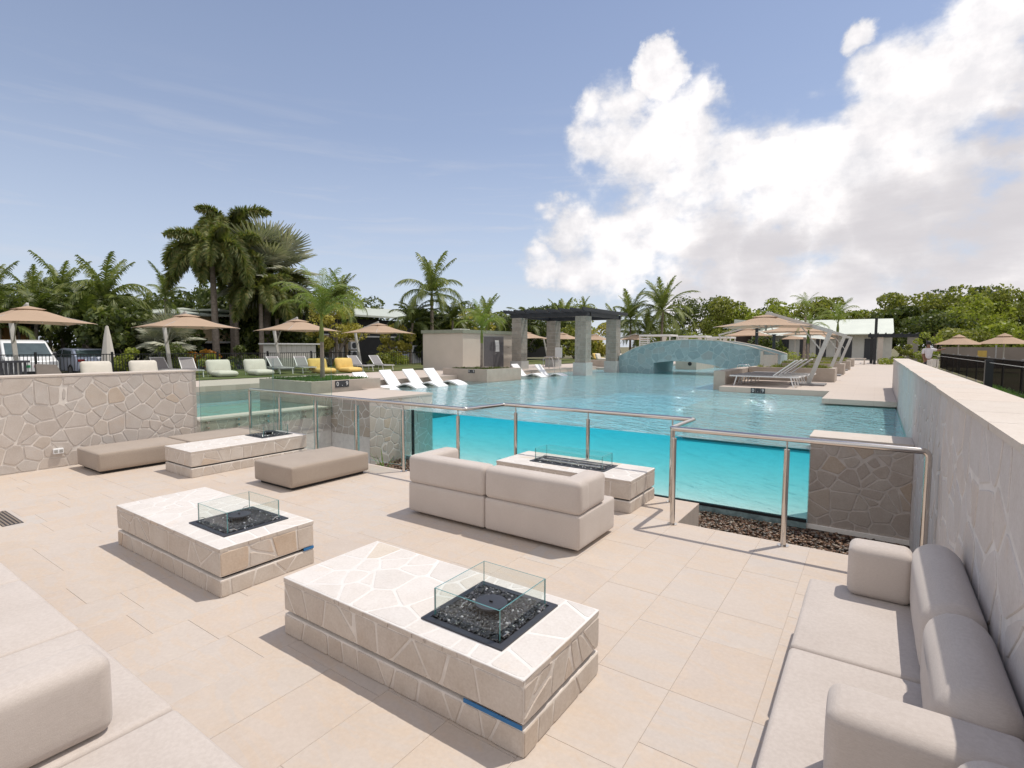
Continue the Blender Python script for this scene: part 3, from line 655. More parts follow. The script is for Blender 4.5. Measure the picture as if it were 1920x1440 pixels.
def tufts(name, x0, y0, x1, y1, z, n, r, m_, parent, seed=1, blades=60, h=0.14):
    rg = np.random.default_rng(seed); out = []
    for _ in range(n):
        cx, cy = rg.uniform(x0, x1), rg.uniform(y0, y1); k = blades
        a = rg.uniform(0, 2*pi, k); e = rg.uniform(0.2, 1.35, k); L = h*rg.uniform(.6, 1.15, k); w = 0.010
        d = np.stack([np.cos(a)*np.cos(e), np.sin(a)*np.cos(e), np.sin(e)], 1); b = np.stack([cx+rg.normal(0, r*.35, k), cy+rg.normal(0, r*.35, k), np.full(k, z)], 1)
        s_ = np.stack([-np.sin(a), np.cos(a), np.zeros(k)], 1)*w; t_ = b+d*L[:, None]; mdl = b+d*L[:, None]*.55+np.array([0, 0, .02])
        out.append(np.stack([b-s_, b+s_, mdl+s_, t_], 1))
    return quads(name, np.concatenate(out), m_, parent, 'stuff' if parent is None or n > 3 else None)
ORG = pl1.location.copy(); tufts('ground_cover', -12.7, 7.65, -11.0, 9.3, 0.88, 110, .16, grass_leaf, pl1, 3, 60, .15)
ORG = pl2.location.copy(); tufts('ground_cover', -14.9, 17.0, -13.0, 19.0, 0.80, 45, .16, dark_leaf, pl2, 4, 50, .14)
# depth markers: three little dark tiles with pale characters
def marker(label, loc, U, txt, s=0.13):
    t = thing('depth_marker', label, 'sign', loc)
    U = Vector(U).normalized(); N = U.cross(Vector((0, 0, 1))); L = Vector(loc)
    for k in range(3):
        c = L+U*((k-1)*s*1.06)+N*0.003; a = c-U*s/2-Vector((0, 0, s*.62)); m = M(); m.extr([a, a+U*s, a+U*s+Vector((0, 0, s*1.24)), a+Vector((0, 0, s*1.24))], N*0.006); m.build('tile', char_m, t)
        cu = bpy.data.curves.new('character', 'FONT'); cu.body = txt[k]; cu.size = s*1.1; cu.align_x = 'CENTER'; cu.align_y = 'CENTER'; cu.extrude = 0.001
        o = bpy.data.objects.new('tmp', cu); COL.objects.link(o); dg = bpy.context.evaluated_depsgraph_get(); me = bpy.data.meshes.new_from_object(o.evaluated_get(dg)); bpy.data.objects.remove(o); o = bpy.data.objects.new('character', me); COL.objects.link(o); o.parent = t
        o.location = c+N*0.011-L; o.rotation_euler = Matrix((U, Vector((0, 0, 1)), N)).transposed().to_euler(); me.materials.clear(); me.materials.append(white_m)
marker('dark depth marker on the side of the large planter by the kids pool', (-10.775, 8.3, 0.87), (0, 1, 0), '0.9')
marker('dark depth marker on the planter in front of the grey hut', (-13.55, 16.78, 0.78), (1, 0, 0), '0.9', 0.11)
marker('dark depth marker on the edge of the sunken lounger deck', (-2.95, 17.62, 0.47), (1, 0, 0), '0.9', 0.13)

# island surround on the right: low walls and the row of planters
t = thing('low_render_wall', 'low beige wall round the sunken lounger deck in the pool', 'wall', (-4.27, 20, -0.6))
m = M(); m.box(-4.46, 18.4, -0.65, -4.092, 23.3, 1.0); m.build('wall', render_m, t)
names = ['nearest', 'second', 'third', 'farthest']
for i, y in enumerate([22.18, 28.7, 35.2, 41.5]):
    x0 = -4.08 if i == 0 else -4.3
    pp = planter(names[i]+' of the four long beige planters along the right deck', x0, y, -1.2, y+1.35, 0.1, 1.04, None, None, 0.2)
    tufts('ground_cover', x0+.35, y+.3, -1.5, y+1.1, 0.98, 26, .2, olive_leaf, pp, 10+i, 50, .22)

# ------------------------------------------------------------------ fire pits
def burner(root, x0, y0, x1, y1, z, seed, disc=True, gh=0.16):
    fr = M(); w = 0.035
    for a in [(x0, y0, x1, y0+w), (x0, y1-w, x1, y1), (x0, y0+w, x0+w, y1-w), (x1-w, y0+w, x1, y1-w)]: fr.box(a[0], a[1], z-.02, a[2], a[3], z+.006)
    tray = fr.build('tray_rim', char_m, root)
    m = M(); m.box(x0+w, y0+w, z-.004, x1-w, y1-w, z-.0005); m.build('tray', dark_m, root)
    A = (x1-x0)*(y1-y0)
    pebbles('fire_glass', [(x0+w+.01, y0+w+.01, x1-w-.01, y1-w-.01, int(A*7500))], chip_m, z-.003, .006, .013, seed, 0.8, root)
    cx, cy = (x0+x1)/2, (y0+y1)/2
    if disc:
        m = M(); m.tube([(cx, cy, z+.0), (cx, cy, z+.045)], .05, 20); can = m.build('burner_can', black_metal, root, True)
        m = M(); m.tube([(cx, cy, z+.046), (cx, cy, z+.056)], .088, 32); m.build('lid', char_m, root, True)
        m = M(); m.bar((cx-.01, cy, z+.060), (cx+.01, cy, z+.060), .006, .008); m.build('lid_knob', dark_m, root)
    else:
        m = M(); m.tube([(x0+.1, cy-.07, z+.012), (x1-.1, cy-.07, z+.012)], .013, 10); m.tube([(x0+.1, cy+.07, z+.012), (x1-.1, cy+.07, z+.012)], .010, 10); m.build('burner_pipe', steel_m, root, True)
    i = .05; gx0, gx1, gy0, gy1, th = x0+i, x1-i, y0+i, y1-i, .006
    for q in [(gx0, gy0, gx1, gy0+th), (gx0, gy1-th, gx1, gy1), (gx0, gy0+th+.001, gx0+th, gy1-th-.001), (gx1-th, gy0+th+.001, gx1, gy1-th-.001)]:
        m = M(); m.box(q[0], q[1], z+.001, q[2], q[3], z+gh); m.mi = [0, 1, 1 if q[2]-q[0] < .02 else 0, 1 if q[2]-q[0] > .02 else 0, 1 if q[2]-q[0] < .02 else 0, 1 if q[2]-q[0] > .02 else 0]
        # thin ends and the top edge show the green of the glass
        m.build('glass_pane', [glass_m, glass_edge], root)
    for (x, y, dx, dy) in [(gx0, gy0, 1, 1), (gx1, gy0, -1, 1), (gx1, gy1, -1, -1), (gx0, gy1, 1, -1)]:
        m = M(); m.tube([(x-.012*dx, y+.07*dy, z+.01), (x-.012*dx, y+.045*dy, z+.028), (x-.012*dx, y+.01*dy, z+.03)], .003, 6); m.build('clip', steel_m, root)
def firepit(label, x0, y0, x1, y1, seed, bx, disc=True, h=0.361):
    t = thing('fire_pit', label, 'fire pit', ((x0+x1)/2, (y0+y1)/2, 0), None)
    g0, g1, r = 0.128, 0.152, 0.012
    m = M(); m.rbox(x0, y0, 0, x1, y1, g0, .006, 2); m.build('base', mortar, t, 50)
    m = M(); m.box(x0+.03, y0+.03, g0+.001, x1-.03, y1-.03, g1-.001); m.build('shadow_gap', dark_m, t)
    m = M(); m.box(x0+.014, y0+.014, g1-.006, x1-.014, y1-.014, g1); m.build('steel_angle', steel_m, t)
    m = M(); m.rbox(x0, y0, g1+.0005, x1, y1, h-.0036, .005, 2); m.build('body', mortar, t, 50)
    m = M(); m.rbox(x0-.003, y0-.003, h-.010, x1+.003, y1+.003, h-.001, .004, 2); m.build('top_bed', mortar_white, t, 50)
    X, Y = x1-x0, y1-y0; hh = h-g1-.035
    def mk(px, py):
        return not (bx[0]-.03 < px+x0 < bx[2]+.03 and bx[1]-.03 < py+y0 < bx[3]+.03)
    a0, a1, c0, c1 = bx[0]-.006, bx[2]+.006, bx[1]-.006, bx[3]+.006
    for k, (u0, v0, u1, v1, sz_) in enumerate([(x0, y0, a0, y1, .19), (a1, y0, x1, y1, .19), (a0, y0, a1, c0, .13), (a0, c1, a1, y1, .13)]):
        crazy(t, (u0, v0, h-.001), (1, 0, 0), (0, 1, 0), u1-u0, v1-v0, sz_*.88, .013, .0018, top_stone, seed+k*3, None, .005)
    for (O, U, L, sd) in [((x0, y0), (1, 0, 0), X, 1), ((x1, y0), (0, 1, 0), Y, 2), ((x0, y1), (0, -1, 0), Y, 3)]:
        crazy(t, (*O, g1+.002), U, (0, 0, 1), L, hh, .15, .015, .004, pit_stone, seed+sd, None, .004, 1.0)
        crazy(t, (*O, 0.0), U, (0, 0, 1), L, g0-.004, .125, .014, .004, pit_stone, seed+sd+5, None, .003, 1.15)
        crazy(t, (*O, h-.031), U, (0, 0, 1), L, .027, .03, .004, .004, pit_stone, seed+sd+9, None, .001, 4.6)
    burner(t, *bx, h+.002, seed, disc)
    return t
pit1 = firepit('nearest fire pit, white stone top and blue tape in the gap', -2.985, 1.835, -1.195, 2.585, 21, (-1.925, 1.955, -1.398, 2.490))
m = M(); m.box(-1.53, 1.828, 0.131, -1.20, 1.833, 0.150)
ORG = pit1.location.copy(); m.build('tape', blue_tape, pit1)
pit2 = firepit('fire pit in the middle left with a long shadow, behind the nearest one', -5.585, 1.835, -3.775, 2.595, 41, (-4.532, 1.972, -3.978, 2.502))
m = M(); m.box(-3.782, 2.50, 0.131, -3.768, 2.59, 0.150); ORG = pit2.location.copy(); m.build('tape', blue_tape, pit2)
pit3 = firepit('farthest left fire pit between the low benches', -8.36, 3.36, -7.585, 5.13, 61, (-8.42+.12, 4.50, -7.80, 5.02))
pit4 = firepit('fire pit with long linear burner in front of the pool window', -3.905, 5.335, -2.12, 6.09, 81, (-3.54, 5.54, -2.52, 5.93), False)

# ------------------------------------------------------------------ sofas and benches
def feet(t, pts, z=0.035):
    for x, y in pts:
        m = M(); m.tube([(x, y, 0), (x, y, z)], .03, 12); m.build('foot', dark_m, t)
SH, BH = 0.355, 0.635
def seat(t, x0, y0, x1, y1): m = M(); m.rbox(x0+.003, y0+.003, .035, x1-.003, y1-.003, SH-.012, .024, 4, 0, .006); m.build('seat', fabric_m, t, 60)
def backr(t, x0, y0, x1, y1, h=BH, r=.075): m = M(); m.rbox(x0+.003, y0+.003, SH-.02, x1-.003, y1-.003, h, r, 5, 0, .010); m.build('backrest', fabric_m, t, 60)
def arm(t, x0, y0, x1, y1, h=BH, r=.042): m = M(); m.rbox(x0, y0, SH-.008, x1, y1, h, r, 5, 0, .006); m.build('armrest', fabric_m, t, 60)
# middle sofa, back to the camera
t = thing('sofa', 'beige two seat sofa seen from behind, facing the pool window', 'sofa', (-3.06, 4.35, 0))
for i, (a, b) in enumerate([(-4.095, -3.066), (-3.064, -2.035)]):
    seat(t, a, 3.98, b, 4.74)
m = M(); m.rbox(-4.095, 3.98, SH-.014, -3.067, 4.19, BH, .048, 5, 0, .004); m.build('backrest', fabric_m, t, 60)
m = M(); m.rbox(-3.063, 3.98, SH-.014, -2.035, 4.19, BH, .048, 5, 0, .004); m.build('backrest', fabric_m, t, 60)
arm(t, -4.092, 4.0, -3.89, 4.60); arm(t, -2.25, 4.0, -2.038, 4.52)
feet(t, [(-4.0, 4.1), (-4.0, 4.6), (-3.15, 4.1), (-2.98, 4.1), (-2.15, 4.1), (-2.15, 4.6)])
# right sofa along the wall
t = thing('sofa', 'long beige sofa with armrests against the right stone wall', 'sofa', (0.07, 2.8, 0))
for a, b in [(1.90, 2.835), (2.837, 3.78)]:
    seat(t, -.292, a, .43, b)
    if a < 2: a = 2.13
    m = M(); m.rbox(.215, a-.02, SH-.05, .440, b+.02 if b < 3 else b+.03, .70, .10, 6, 0, .016); m.build('backrest', fabric_m, t, 60)
arm(t, -.085, 3.62, .225, 3.83, .64); arm(t, -.085, 1.905, .430, 2.125, .64)
feet(t, [(-.2, 2.0), (-.2, 2.75), (-.2, 3.7), (.35, 2.0), (.35, 3.7)])
t = thing('sofa', 'beige corner seat at the bottom edge in front of the right sofa', 'sofa', (0.0, 1.4, 0))
seat(t, -.335, .9, .43, 1.895); m = M(); m.rbox(.215, .9, SH-.05, .440, 1.90, .70, .10, 6, 0, .016); m.build('backrest', fabric_m, t, 60); feet(t, [(-.2, 1.0), (-.2, 1.8)])
# left sofa, front edge at y=.9
t = thing('sofa', 'long beige sofa at the left edge with thick armrest', 'sofa', (-4.3, .5, 0))
for a, b in [(-6.4, -5.36), (-5.36, -4.335), (-4.335, -3.32), (-3.32, -2.285)]: seat(t, a, .12, b, .915)
arm(t, -2.53, -.05, -2.312, .725, .64, .048); m = M(); m.rbox(-6.4, -.08, SH-.02, -2.54, .14, .64, .07, 5); m.build('backrest', fabric_m, t, 60)
feet(t, [(-4.2, .8), (-3.4, .8), (-2.4, .8)])
t = thing('sofa', 'beige armless seat at the bottom left next to the armrest', 'sofa', (-1.75, .5, 0))
seat(t, -2.281, .0, -1.2, .915); feet(t, [(-2.2, .8), (-1.3, .8)])
def bench(label, x0, y0, x1, y1):
    t = thing('bench', label, 'bench', ((x0+x1)/2, (y0+y1)/2, 0))
    m = M(); m.rbox(x0, y0, .04, x1, y1, .300, .03, 4, 0, .010); m.build('cushion', taupe_m, t, 60)
    m = M(); m.box(x0+.06, y0+.06, 0, x1-.06, y1-.06, .042); m.build('plinth', dark_m, t)
bench('long taupe upholstered bench against the left stone wall', -9.62, 2.70, -8.80, 3.86)
bench('taupe bench under the pool fence glass, behind the far left fire pit', -9.60, 3.90, -8.80, 5.18)
bench('taupe rectangular bench in the middle left of the terrace', -6.69, 3.73, -5.86, 4.95)

# ------------------------------------------------------------------ steel balustrade
def spig(m, x, y, z0=.88): m.tube([(x, y, z0), (x, y, .975)], .0075, 8)
t = thing('balustrade', 'brushed steel handrail with round posts along the terrace edge', 'railing', (-4.6, 5.3, 0))
RZ = .985
def bend(P, r=.05, n=4):
    out = [Vector(P[0])]
    for i in range(1, len(P)-1):
        p = Vector(P[i]); a = (Vector(P[i-1])-p).normalized(); b = (Vector(P[i+1])-p).normalized()
        for k in range(n+1):
            s_ = k/n; out.append(p+a*r*(1-s_)**2+b*r*s_**2)
    out.append(Vector(P[-1])); return out
m = M(); m.tube(bend([(-9.62, 5.33, .0), (-9.62, 5.33, RZ), (-4.38, 5.28, RZ), (-4.28, 6.04, RZ), (-1.655, 6.03, RZ), (-1.665, 5.24, RZ), (.375, 5.26, RZ), (.375, 5.26, 0)]), .0255, 14); m.build('handrail', steel_m, t, 50)
for x, y in [(-8.65, 5.33), (-7.59, 5.32), (-6.56, 5.31), (-5.53, 5.30), (-4.50, 5.29), (-4.09, 6.04), (-2.98, 6.04), (-1.90, 6.03), (-1.640, 5.27), (-.625, 5.27)]:
    m = M(); m.tube([(x, y, 0), (x, y, .885)], .0245, 14); p = m.build('post', steel_m, t, 50)
    m = M(); spig(m, x, y); m.build('spigot', steel_m, t, 50)
    m = M(); m.tube([(x, y, .0), (x, y, .006)], .05, 20); m.build('base_flange', steel_m, t, 50)
for a, b in [(-9.56, -8.70), (-8.60, -7.64), (-7.54, -6.61), (-6.51, -5.58)]:
    m = M(); m.box(a, 5.305, .08, b, 5.315, .90); m.mi = [1, 1, 0, 1, 0, 1]; m.build('glass_panel', [glass_m, glass_edge], t)
# frameless fence glass in front of the kids pool
for lab, y0, y1, st in [('left frameless glass panel bolted to the low kids pool wall', 4.53, 5.905, (4.65, 5.20, 5.78)), ('right frameless glass panel bolted to the low kids pool wall beside the pier', 5.925, 7.27, (6.04, 6.60, 7.15))]:
    t = thing('glass_panel', lab, 'glass fence', (-9.8, (y0+y1)/2, .28), 'frameless glass panels of the kids pool fence')
    m = M(); m.box(-9.806, y0, .285, -9.794, y1, 1.55); m.mi = [1, 1, 1, 0, 1, 0]; m.build('pane', [poolglass_m, glass_edge], t)
    for y in st:
        for z in (.325, .425):
            m = M(); m.tube([(-9.85, y, z), (-9.78, y, z)], .019, 14); m.build('standoff', steel_m, t, 50)
# wall outlet, drain grate
t = thing('power_outlet', 'small white double power outlet low on the left stone wall', 'outlet', (-9.84, 2.545, .245))
m = M(); m.rbox(-9.853, 2.485, .205, -9.815, 2.605, .285, .006, 2); m.build('box', white_plastic, t)
for y in (2.515, 2.575):
    m = M(); m.rbox(-9.815, y-.02, .225, -9.808, y+.02, .268, .003, 1); m.build('socket', grey_render, t)
t = thing('drain_grate', 'small metal drain grate in the tiles at the left edge', 'grate', (-7.3, 1.43, 0.0))
m = M(); m.box(-7.72, 1.36, .001, -7.05, 1.52, .003); m.build('tray', char_m, t)
for k in range(5):
    m = M(); m.box(-7.71, 1.365+k*.031, .003, -7.06, 1.38+k*.031, .009); m.build('slat', steel_m, t)
# little plants pushing up through the pebbles
for i, (x, y, lab) in enumerate([(-1.12, 5.55, 'small green shoot between two railing posts in the pebbles'), (-.33, 5.60, 'small leafy weed in the pebbles near the right sofa'), (-.12, 5.50, 'upright green blade hidden behind the right sofa arm'), (-7.9, 7.05, 'small agave sprout at the foot of the left stone pier')]):
    rgp = np.random.default_rng(i); n = 9; a = rgp.uniform(0, 2*pi, n); e = rgp.uniform(.6, 1.4, n); L = rgp.uniform(.12, .26, n)+(.12 if i in (2, 3) else 0)
    d = np.stack([np.cos(a)*np.cos(e), np.sin(a)*np.cos(e), np.sin(e)], 1); b = np.array([x, y, GZ+.35 if i < 3 else GZ+.02]); s_ = np.stack([-np.sin(a), np.cos(a), a*0], 1)*.014
    b = np.array([x, y, GZ+.02]); L = L*1.5
    o = quads('weed', np.stack([b-s_, b+s_, b+d*L[:, None]*.6+s_*1.3, b+d*L[:, None]], 1), grass_leaf); tag(o, lab, 'plant', 'weeds in the pebbles')
# ================================================================== pergola over the pool
block_m = stone_mat('grey_block', [(0.0, (0.27, 0.25, 0.215)), (0.5, (0.31, 0.285, 0.25)), (1.0, (0.34, 0.31, 0.27))], 0.06, 0.3)
base_m = stone_mat('pale_plinth', [(0.0, (0.40, 0.41, 0.40)), (1.0, (0.47, 0.47, 0.455))], 0.08, 0.2)
t = thing('pergola', 'dark beamed pergola on four grey block columns standing in the pool', 'pergola', (-13.9, 25.5, 0.3))
for (x0, y0, zb) in [(-12.33, 23.4, 0.05), (-12.38, 27.15, 0.05), (-16.12, 23.4, 0.5), (-16.2, 27.15, 0.5)]:
    m = M(); m.box(x0+.02, y0+.02, zb, x0+.58, y0+.58, 3.30); c = m.build('column', mortar_grey, t)
    m = M(); m.box(x0-.06, y0-.06, zb, x0+.66, y0+.66, 1.02); m.build('plinth', base_m, c)
    z = 1.025; k = 0
    while z < 3.28:
        e = min(z+.20, 3.30); 
        for (ax, n) in (('y', 2), ('x', 2)):
            for i in range(n):
                o = .15 if (k % 2) else 0; cuts = [0, .30+(-o if i == 99 else 0), .60]
                if k % 2: cuts = [0, .15, .45, .60]
                for a, b in zip(cuts[:-1], cuts[1:]):
                    if i: continue
                    m = M()
                    if ax == 'y': m.box(x0+a+.004, y0, z+.004, x0+b-.004, y0+.03, e-.004)
                    else: m.box(x0+.575, y0+a+.004, z+.004, x0+.602, y0+b-.004, e-.004)
                    m.build('block', block_m, c)
        z = e; k += 1
bm_ = [(-16.5, 23.55), (-16.5, 23.95), (-16.5, 27.35), (-16.5, 27.65)]
for x0, y0, x1, y1, z0, z1 in [(-16.3, 23.50, -11.75, 23.60, 3.302, 3.52), (-16.3, 23.85, -11.75, 23.95, 3.302, 3.52), (-16.3, 27.3, -11.75, 27.4, 3.302, 3.52), (-16.3, 27.62, -11.75, 27.72, 3.302, 3.52), (-11.85, 23.61, -11.75, 27.29, 3.32, 3.50), (-16.2, 23.96, -16.1, 27.29, 3.32, 3.50)]:
    m = M(); m.box(x0, y0, z0, x1, y1, z1); m.build('beam', navy_m, t)
for k in range(8):
    x = -11.62-k*.66 if k else -11.62
    m = M(); m.extr([(x, 22.85, 3.60), (x, 23.0, 3.525), (x, 28.25, 3.525), (x, 28.4, 3.60), (x, 28.4, 3.70), (x, 22.85, 3.70)], (-.07, 0, 0)); m.build('rafter', navy_m, t)
m = M(); m.box(-15.55, 27.05, 1.15, -15.1, 27.10, 1.75); ORG = t.location.copy(); m.build('notice', white_m, t)

# ------------------------------------------------------------------ arched bridge
def prof(x):   # top line of the parapet
    P = [(-11.75, 1.27), (-11.2, 1.55), (-10.84, 1.73), (-9.8, 2.02), (-8.8, 2.13), (-7.7, 2.165), (-6.4, 2.09), (-5.2, 1.86), (-4.3, 1.60), (-3.82, 1.44)]
    for (a, za), (b, zb) in zip(P[:-1], P[1:]):
        if x <= b: return za+(zb-za)*(x-a)/(b-a)
    return P[-1][1]
def und(x):    # underside of the arch, opening from -9.78 to -6.1
    if x < -9.78 or x > -5.95: return -0.6
    P = [(-9.78, .95), (-8.8, 1.07), (-7.7, 1.04), (-6.7, .90), (-5.95, .70)]
    for (a, za), (b, zb) in zip(P[:-1], P[1:]):
        if x <= b: return za+(zb-za)*(x-a)/(b-a)
    return .7
t = thing('bridge', 'low arched footbridge over the pool clad in blue grey crazy paving', 'bridge', (-7.8, 29, 0.0))
xs = [-11.75+(-3.82+11.75)*i/48 for i in range(49)]; xs += [-9.781, -9.779, -5.951, -5.949]; xs = sorted(xs)
m = M()
for y0, y1, ztop in [(27.52, 27.82, 0), (27.82, 30.6, -.55), (30.6, 30.9, 0)]:
    for a, b in zip(xs[:-1], xs[1:]):
        ta, tb, ua, ub = prof(a)+ztop, prof(b)+ztop, und(a+1e-4), und(b-1e-4)
        if y0 == 27.82: ta = max(ta, .6); tb = max(tb, .6); ua = min(ua, ta-.02); ub = min(ub, tb-.02)
        m.add([(a, y0, ua), (b, y0, ub), (b, y0, tb), (a, y0, ta), (a, y1, ua), (b, y1, ub), (b, y1, tb), (a, y1, ta)], [(0, 1, 2, 3), (5, 4, 7, 6), (3, 2, 6, 7), (1, 0, 4, 5)])
m.add([(-3.82, 27.52, -.6), (-3.82, 30.9, -.6), (-3.82, 30.9, 1.44), (-3.82, 27.52, 1.44)], [(0, 1, 2, 3)])
m.add([(-11.75, 27.52, -.6), (-11.75, 30.9, -.6), (-11.75, 30.9, 1.27), (-11.75, 27.52, 1.27)], [(3, 2, 1, 0)])
for x in (-9.78, -5.95):
    m.add([(x, 27.52, -.6), (x, 30.9, -.6), (x, 30.9, .95), (x, 27.52, .95)], [(0, 1, 2, 3)])
m.build('arch_body', simple('bridge_mortar', (0.335, 0.425, 0.44), 0.85, 0, 5, 0.08), t)
bstone = stone_mat('bridge_stone', [(0.0, (0.24, 0.33, 0.355)), (0.4, (0.27, 0.365, 0.39)), (0.8, (0.30, 0.39, 0.41)), (1.0, (0.31, 0.36, 0.365))], 0.08, 0.3)
crazy(t, (-11.75, 27.52, 0.0), (1, 0, 0), (0, 0, 1), 7.93, 2.2, .34, .030, .010, bstone, 91, lambda px, py: py < prof(px-11.75)-.02 and py > (und(px-11.75)+.02 if -9.85 < px-11.75 < -5.88 else -9), 0)
cp = M()
for y0, y1 in [(27.49, 27.85), (30.57, 30.93)]:
    for a, b in zip(xs[:-1], xs[1:]):
        cp.add([(a, y0, prof(a)+.002), (b, y0, prof(b)+.002), (b, y0, prof(b)+.04), (a, y0, prof(a)+.04), (a, y1, prof(a)+.002), (b, y1, prof(b)+.002), (b, y1, prof(b)+.04), (a, y1, prof(a)+.04)], [(0, 1, 2, 3), (5, 4, 7, 6), (3, 2, 6, 7), (1, 0, 4, 5)])
cp.build('coping', coping_m, t, False, 'stuff')
m = M(); m.box(-4.55, 27.46, -.2, -4.42, 27.515, 1.62); m.box(-4.42, 27.47, -.3, -3.80, 27.514, 1.45); m.build('end_pier', coping_m, t)
t = thing('low_render_wall', 'pale square block with round light beyond the bridge arch', 'wall', (-8.9, 34, 0))
m = M(); m.box(-10.5, 33.6, -.6, -9.2, 38, 1.0); m.build('wall', render_m, t); m = M(); m.tube([(-9.6, 33.6, .75), (-9.6, 33.58, .75)], .12, 16); m.build('light', dark_m, t)
t = thing('low_render_wall', 'low beige seat wall beyond the bridge arch', 'wall', (-8, 39, 0))
m = M(); m.box(-9.2, 38.5, -.6, -5.2, 39.4, .85); m.build('wall', render_m, t)
t = thing('low_render_wall', 'beige planter wall behind the sun loungers right of the pergola', 'wall', (-14, 31, 0))
m = M(); m.box(-15.8, 30.9, -.3, -12.3, 31.4, .95); m.build('wall', render_m, t)

# ------------------------------------------------------------------ hut
t = thing('hut', 'small flat roofed grey service hut with double door by the pool', 'building', (-18.1, 22.3, .55))
m = M(); m.box(-19.43, 20.067, .5, -16.745, 24.9, 2.45); m.build('wall', simple('hut_wall', (0.50, 0.45, 0.385), 0.8, 0, 1.2, 0.05, 0.1, 40), t)
m = M(); m.box(-19.50, 20.0, 2.452, -16.68, 24.97, 2.62); m.build('roof', simple('roof_edge', (0.24, 0.26, 0.20), 0.6), t)
m = M(); m.box(-18.2, 21, 2.622, -17.7, 21.8, 2.70); m.build('roof_vent', white_m, t)
m = M(); m.box(-16.744, 21.70, .56, -16.725, 23.50, 2.34); d = m.build('door_frame', grey_render, t)
for a, b in [(21.75, 22.55), (22.57, 23.45)]:
    m = M(); m.box(-16.724, a, .58, -16.70, b, 2.30); m.build('door', simple('door_grey', (0.10, 0.095, 0.10), 0.5), t)
m = M(); m.tube([(-16.70, 22.64, 1.42), (-16.66, 22.64, 1.42), (-16.66, 22.74, 1.42)], .015, 6); m.build('door_handle', steel_m, t)
for z0, z1, tilt in [(1.83, 2.12, .06), (1.52, 1.82, 0)]:
    m = M(); m.add([(-16.695, 22.72, z0), (-16.695, 22.72+.34, z0), (-16.695, 22.72+.34-tilt, z1), (-16.695, 22.72-tilt, z1)], [(0, 1, 2, 3)]); m.build('notice', white_m, t)
m = M(); m.tube([(-16.74, 23.85, 1.75), (-16.66, 23.85, 1.75), (-16.66, 23.92, 1.72)], .02, 6); m.build('tap', steel_m, t)
m = M(); m.box(-16.744, 24.35, 1.55, -16.73, 24.75, 2.0); m.build('sign', simple('blue_sign', (0.03, 0.05, 0.30), 0.5), t)

# ------------------------------------------------------------------ cantilever umbrellas
def make_umbrella(sz=1.5, zr=1.98, za=2.52, off=1.62, lean=.5, hm=2.12, plate=True):
    t = thing('cantilever_umbrella', 'x', 'umbrella', (0, 0, 0))
    m = M(); m.bar((0, 0, .05), (-lean, 0, hm), .10, .13); m.build('mast', pole_m, t)
    m = M(); m.bar((-lean-.05, 0, hm-.04), (off, 0, za+.12), .07, .12); m.build('arm', pole_m, t)
    m = M(); m.bar((-lean*.62, 0, hm*.62), (.38, 0, hm+.28), .035); m.build('strut', pole_m, t)
    if plate: m = M(); m.box(-.5, -.5, 0, .5, .5, .055); m.build('base_plate', grey_mesh, t)
    m = M(); m.tube([(off, 0, za-.5), (off, 0, za+.12)], .035, 8); m.build('hub', pole_m, t)
    m = M(); c = [(off-sz, -sz), (off+sz, -sz), (off+sz, sz), (off-sz, sz)]
    R_ = []   # gently sagging panels
    for k in range(4):
        a, b = c[k], c[(k+1) % 4]
        for j in range(6):
            s_ = j/6; x, y = a[0]+(b[0]-a[0])*s_, a[1]+(b[1]-a[1])*s_; sag = -.05*math.sin(pi*((s_*2) % 1)); R_.append((x, y, zr-sag*0+.04*math.sin(pi*s_)))
    n = len(R_); rings = []
    for f_, zz in [(1, 0), (.6, .40), (.20, .86)]:
        rings.append([(off+(x-off)*f_, y*f_, z+(za-zr)*zz*.98-(.03 if f_ == .6 else 0)) for x, y, z in R_])
    vs = [p for r in rings for p in r]; fs = [(i*n+k, i*n+(k+1) % n, (i+1)*n+(k+1) % n, (i+1)*n+k) for i in range(2) for k in range(n)]
    m.add(vs, fs); m.build('canopy', canopy_m, t)
    m = M(); v = [(off+(x-off)*.27, y*.27, zr+(za-zr)*.86+.02) for x, y, z in R_]+[(off, 0, za+.07)]
    m.add(v, [(k, (k+1) % n, n) for k in range(n)]); m.build('vent_cap', canopy_m, t)
    for k in range(8):
        a = k*pi/4; q = sz*(1 if k % 2 == 0 else math.sqrt(2)); m = M(); e = (off+cos(a)*q, sin(a)*q, zr-.015)
        m.bar((off, 0, za-.05), e, .022); m.bar((off, 0, za-.42), (off+cos(a)*q*.5, sin(a)*q*.5, (za+zr)/2-.04), .02); m.build('rib', pole_m, t)
    return t
U = make_umbrella()
place_all(U, [((-24.6, 5.4, LZ), 0, 'tan cantilever umbrella at the left edge above the white van', .95),
  ((-24.6, 10.25, LZ), 0, 'tan cantilever umbrella standing in front of the tall foxtail palms', .95),
  ((-24.6, 15.25, LZ), 0, 'tan cantilever umbrella in front of the white cabinet', .95),
  ((-24.6, 20.3, LZ), 0, 'tan cantilever umbrella left of the grey hut, in front of the air conditioners', .95),
  ((-25.2, 36.5, LZ-.06), -.1, 'tan cantilever umbrella seen just right of the left pergola column', .95),
  ((-24.6, 41.5, LZ-.06), 0, 'tan cantilever umbrella seen between the middle pergola columns', .95),
  ((-24.6, 48, LZ-.06), .1, 'tan cantilever umbrella seen right of the front pergola column', .95),
  ((-23.2, 55, LZ-.06), 0, 'tan cantilever umbrella behind the left end of the bridge', 1.0),
  ((-10.6, 47.5, DZ), 0, 'tan umbrella rising behind the right part of the bridge', 1.1)], 'cantilever umbrellas left of the pool')
U2 = make_umbrella(1.42, 1.93, 2.32, 1.36, .58, 1.80)
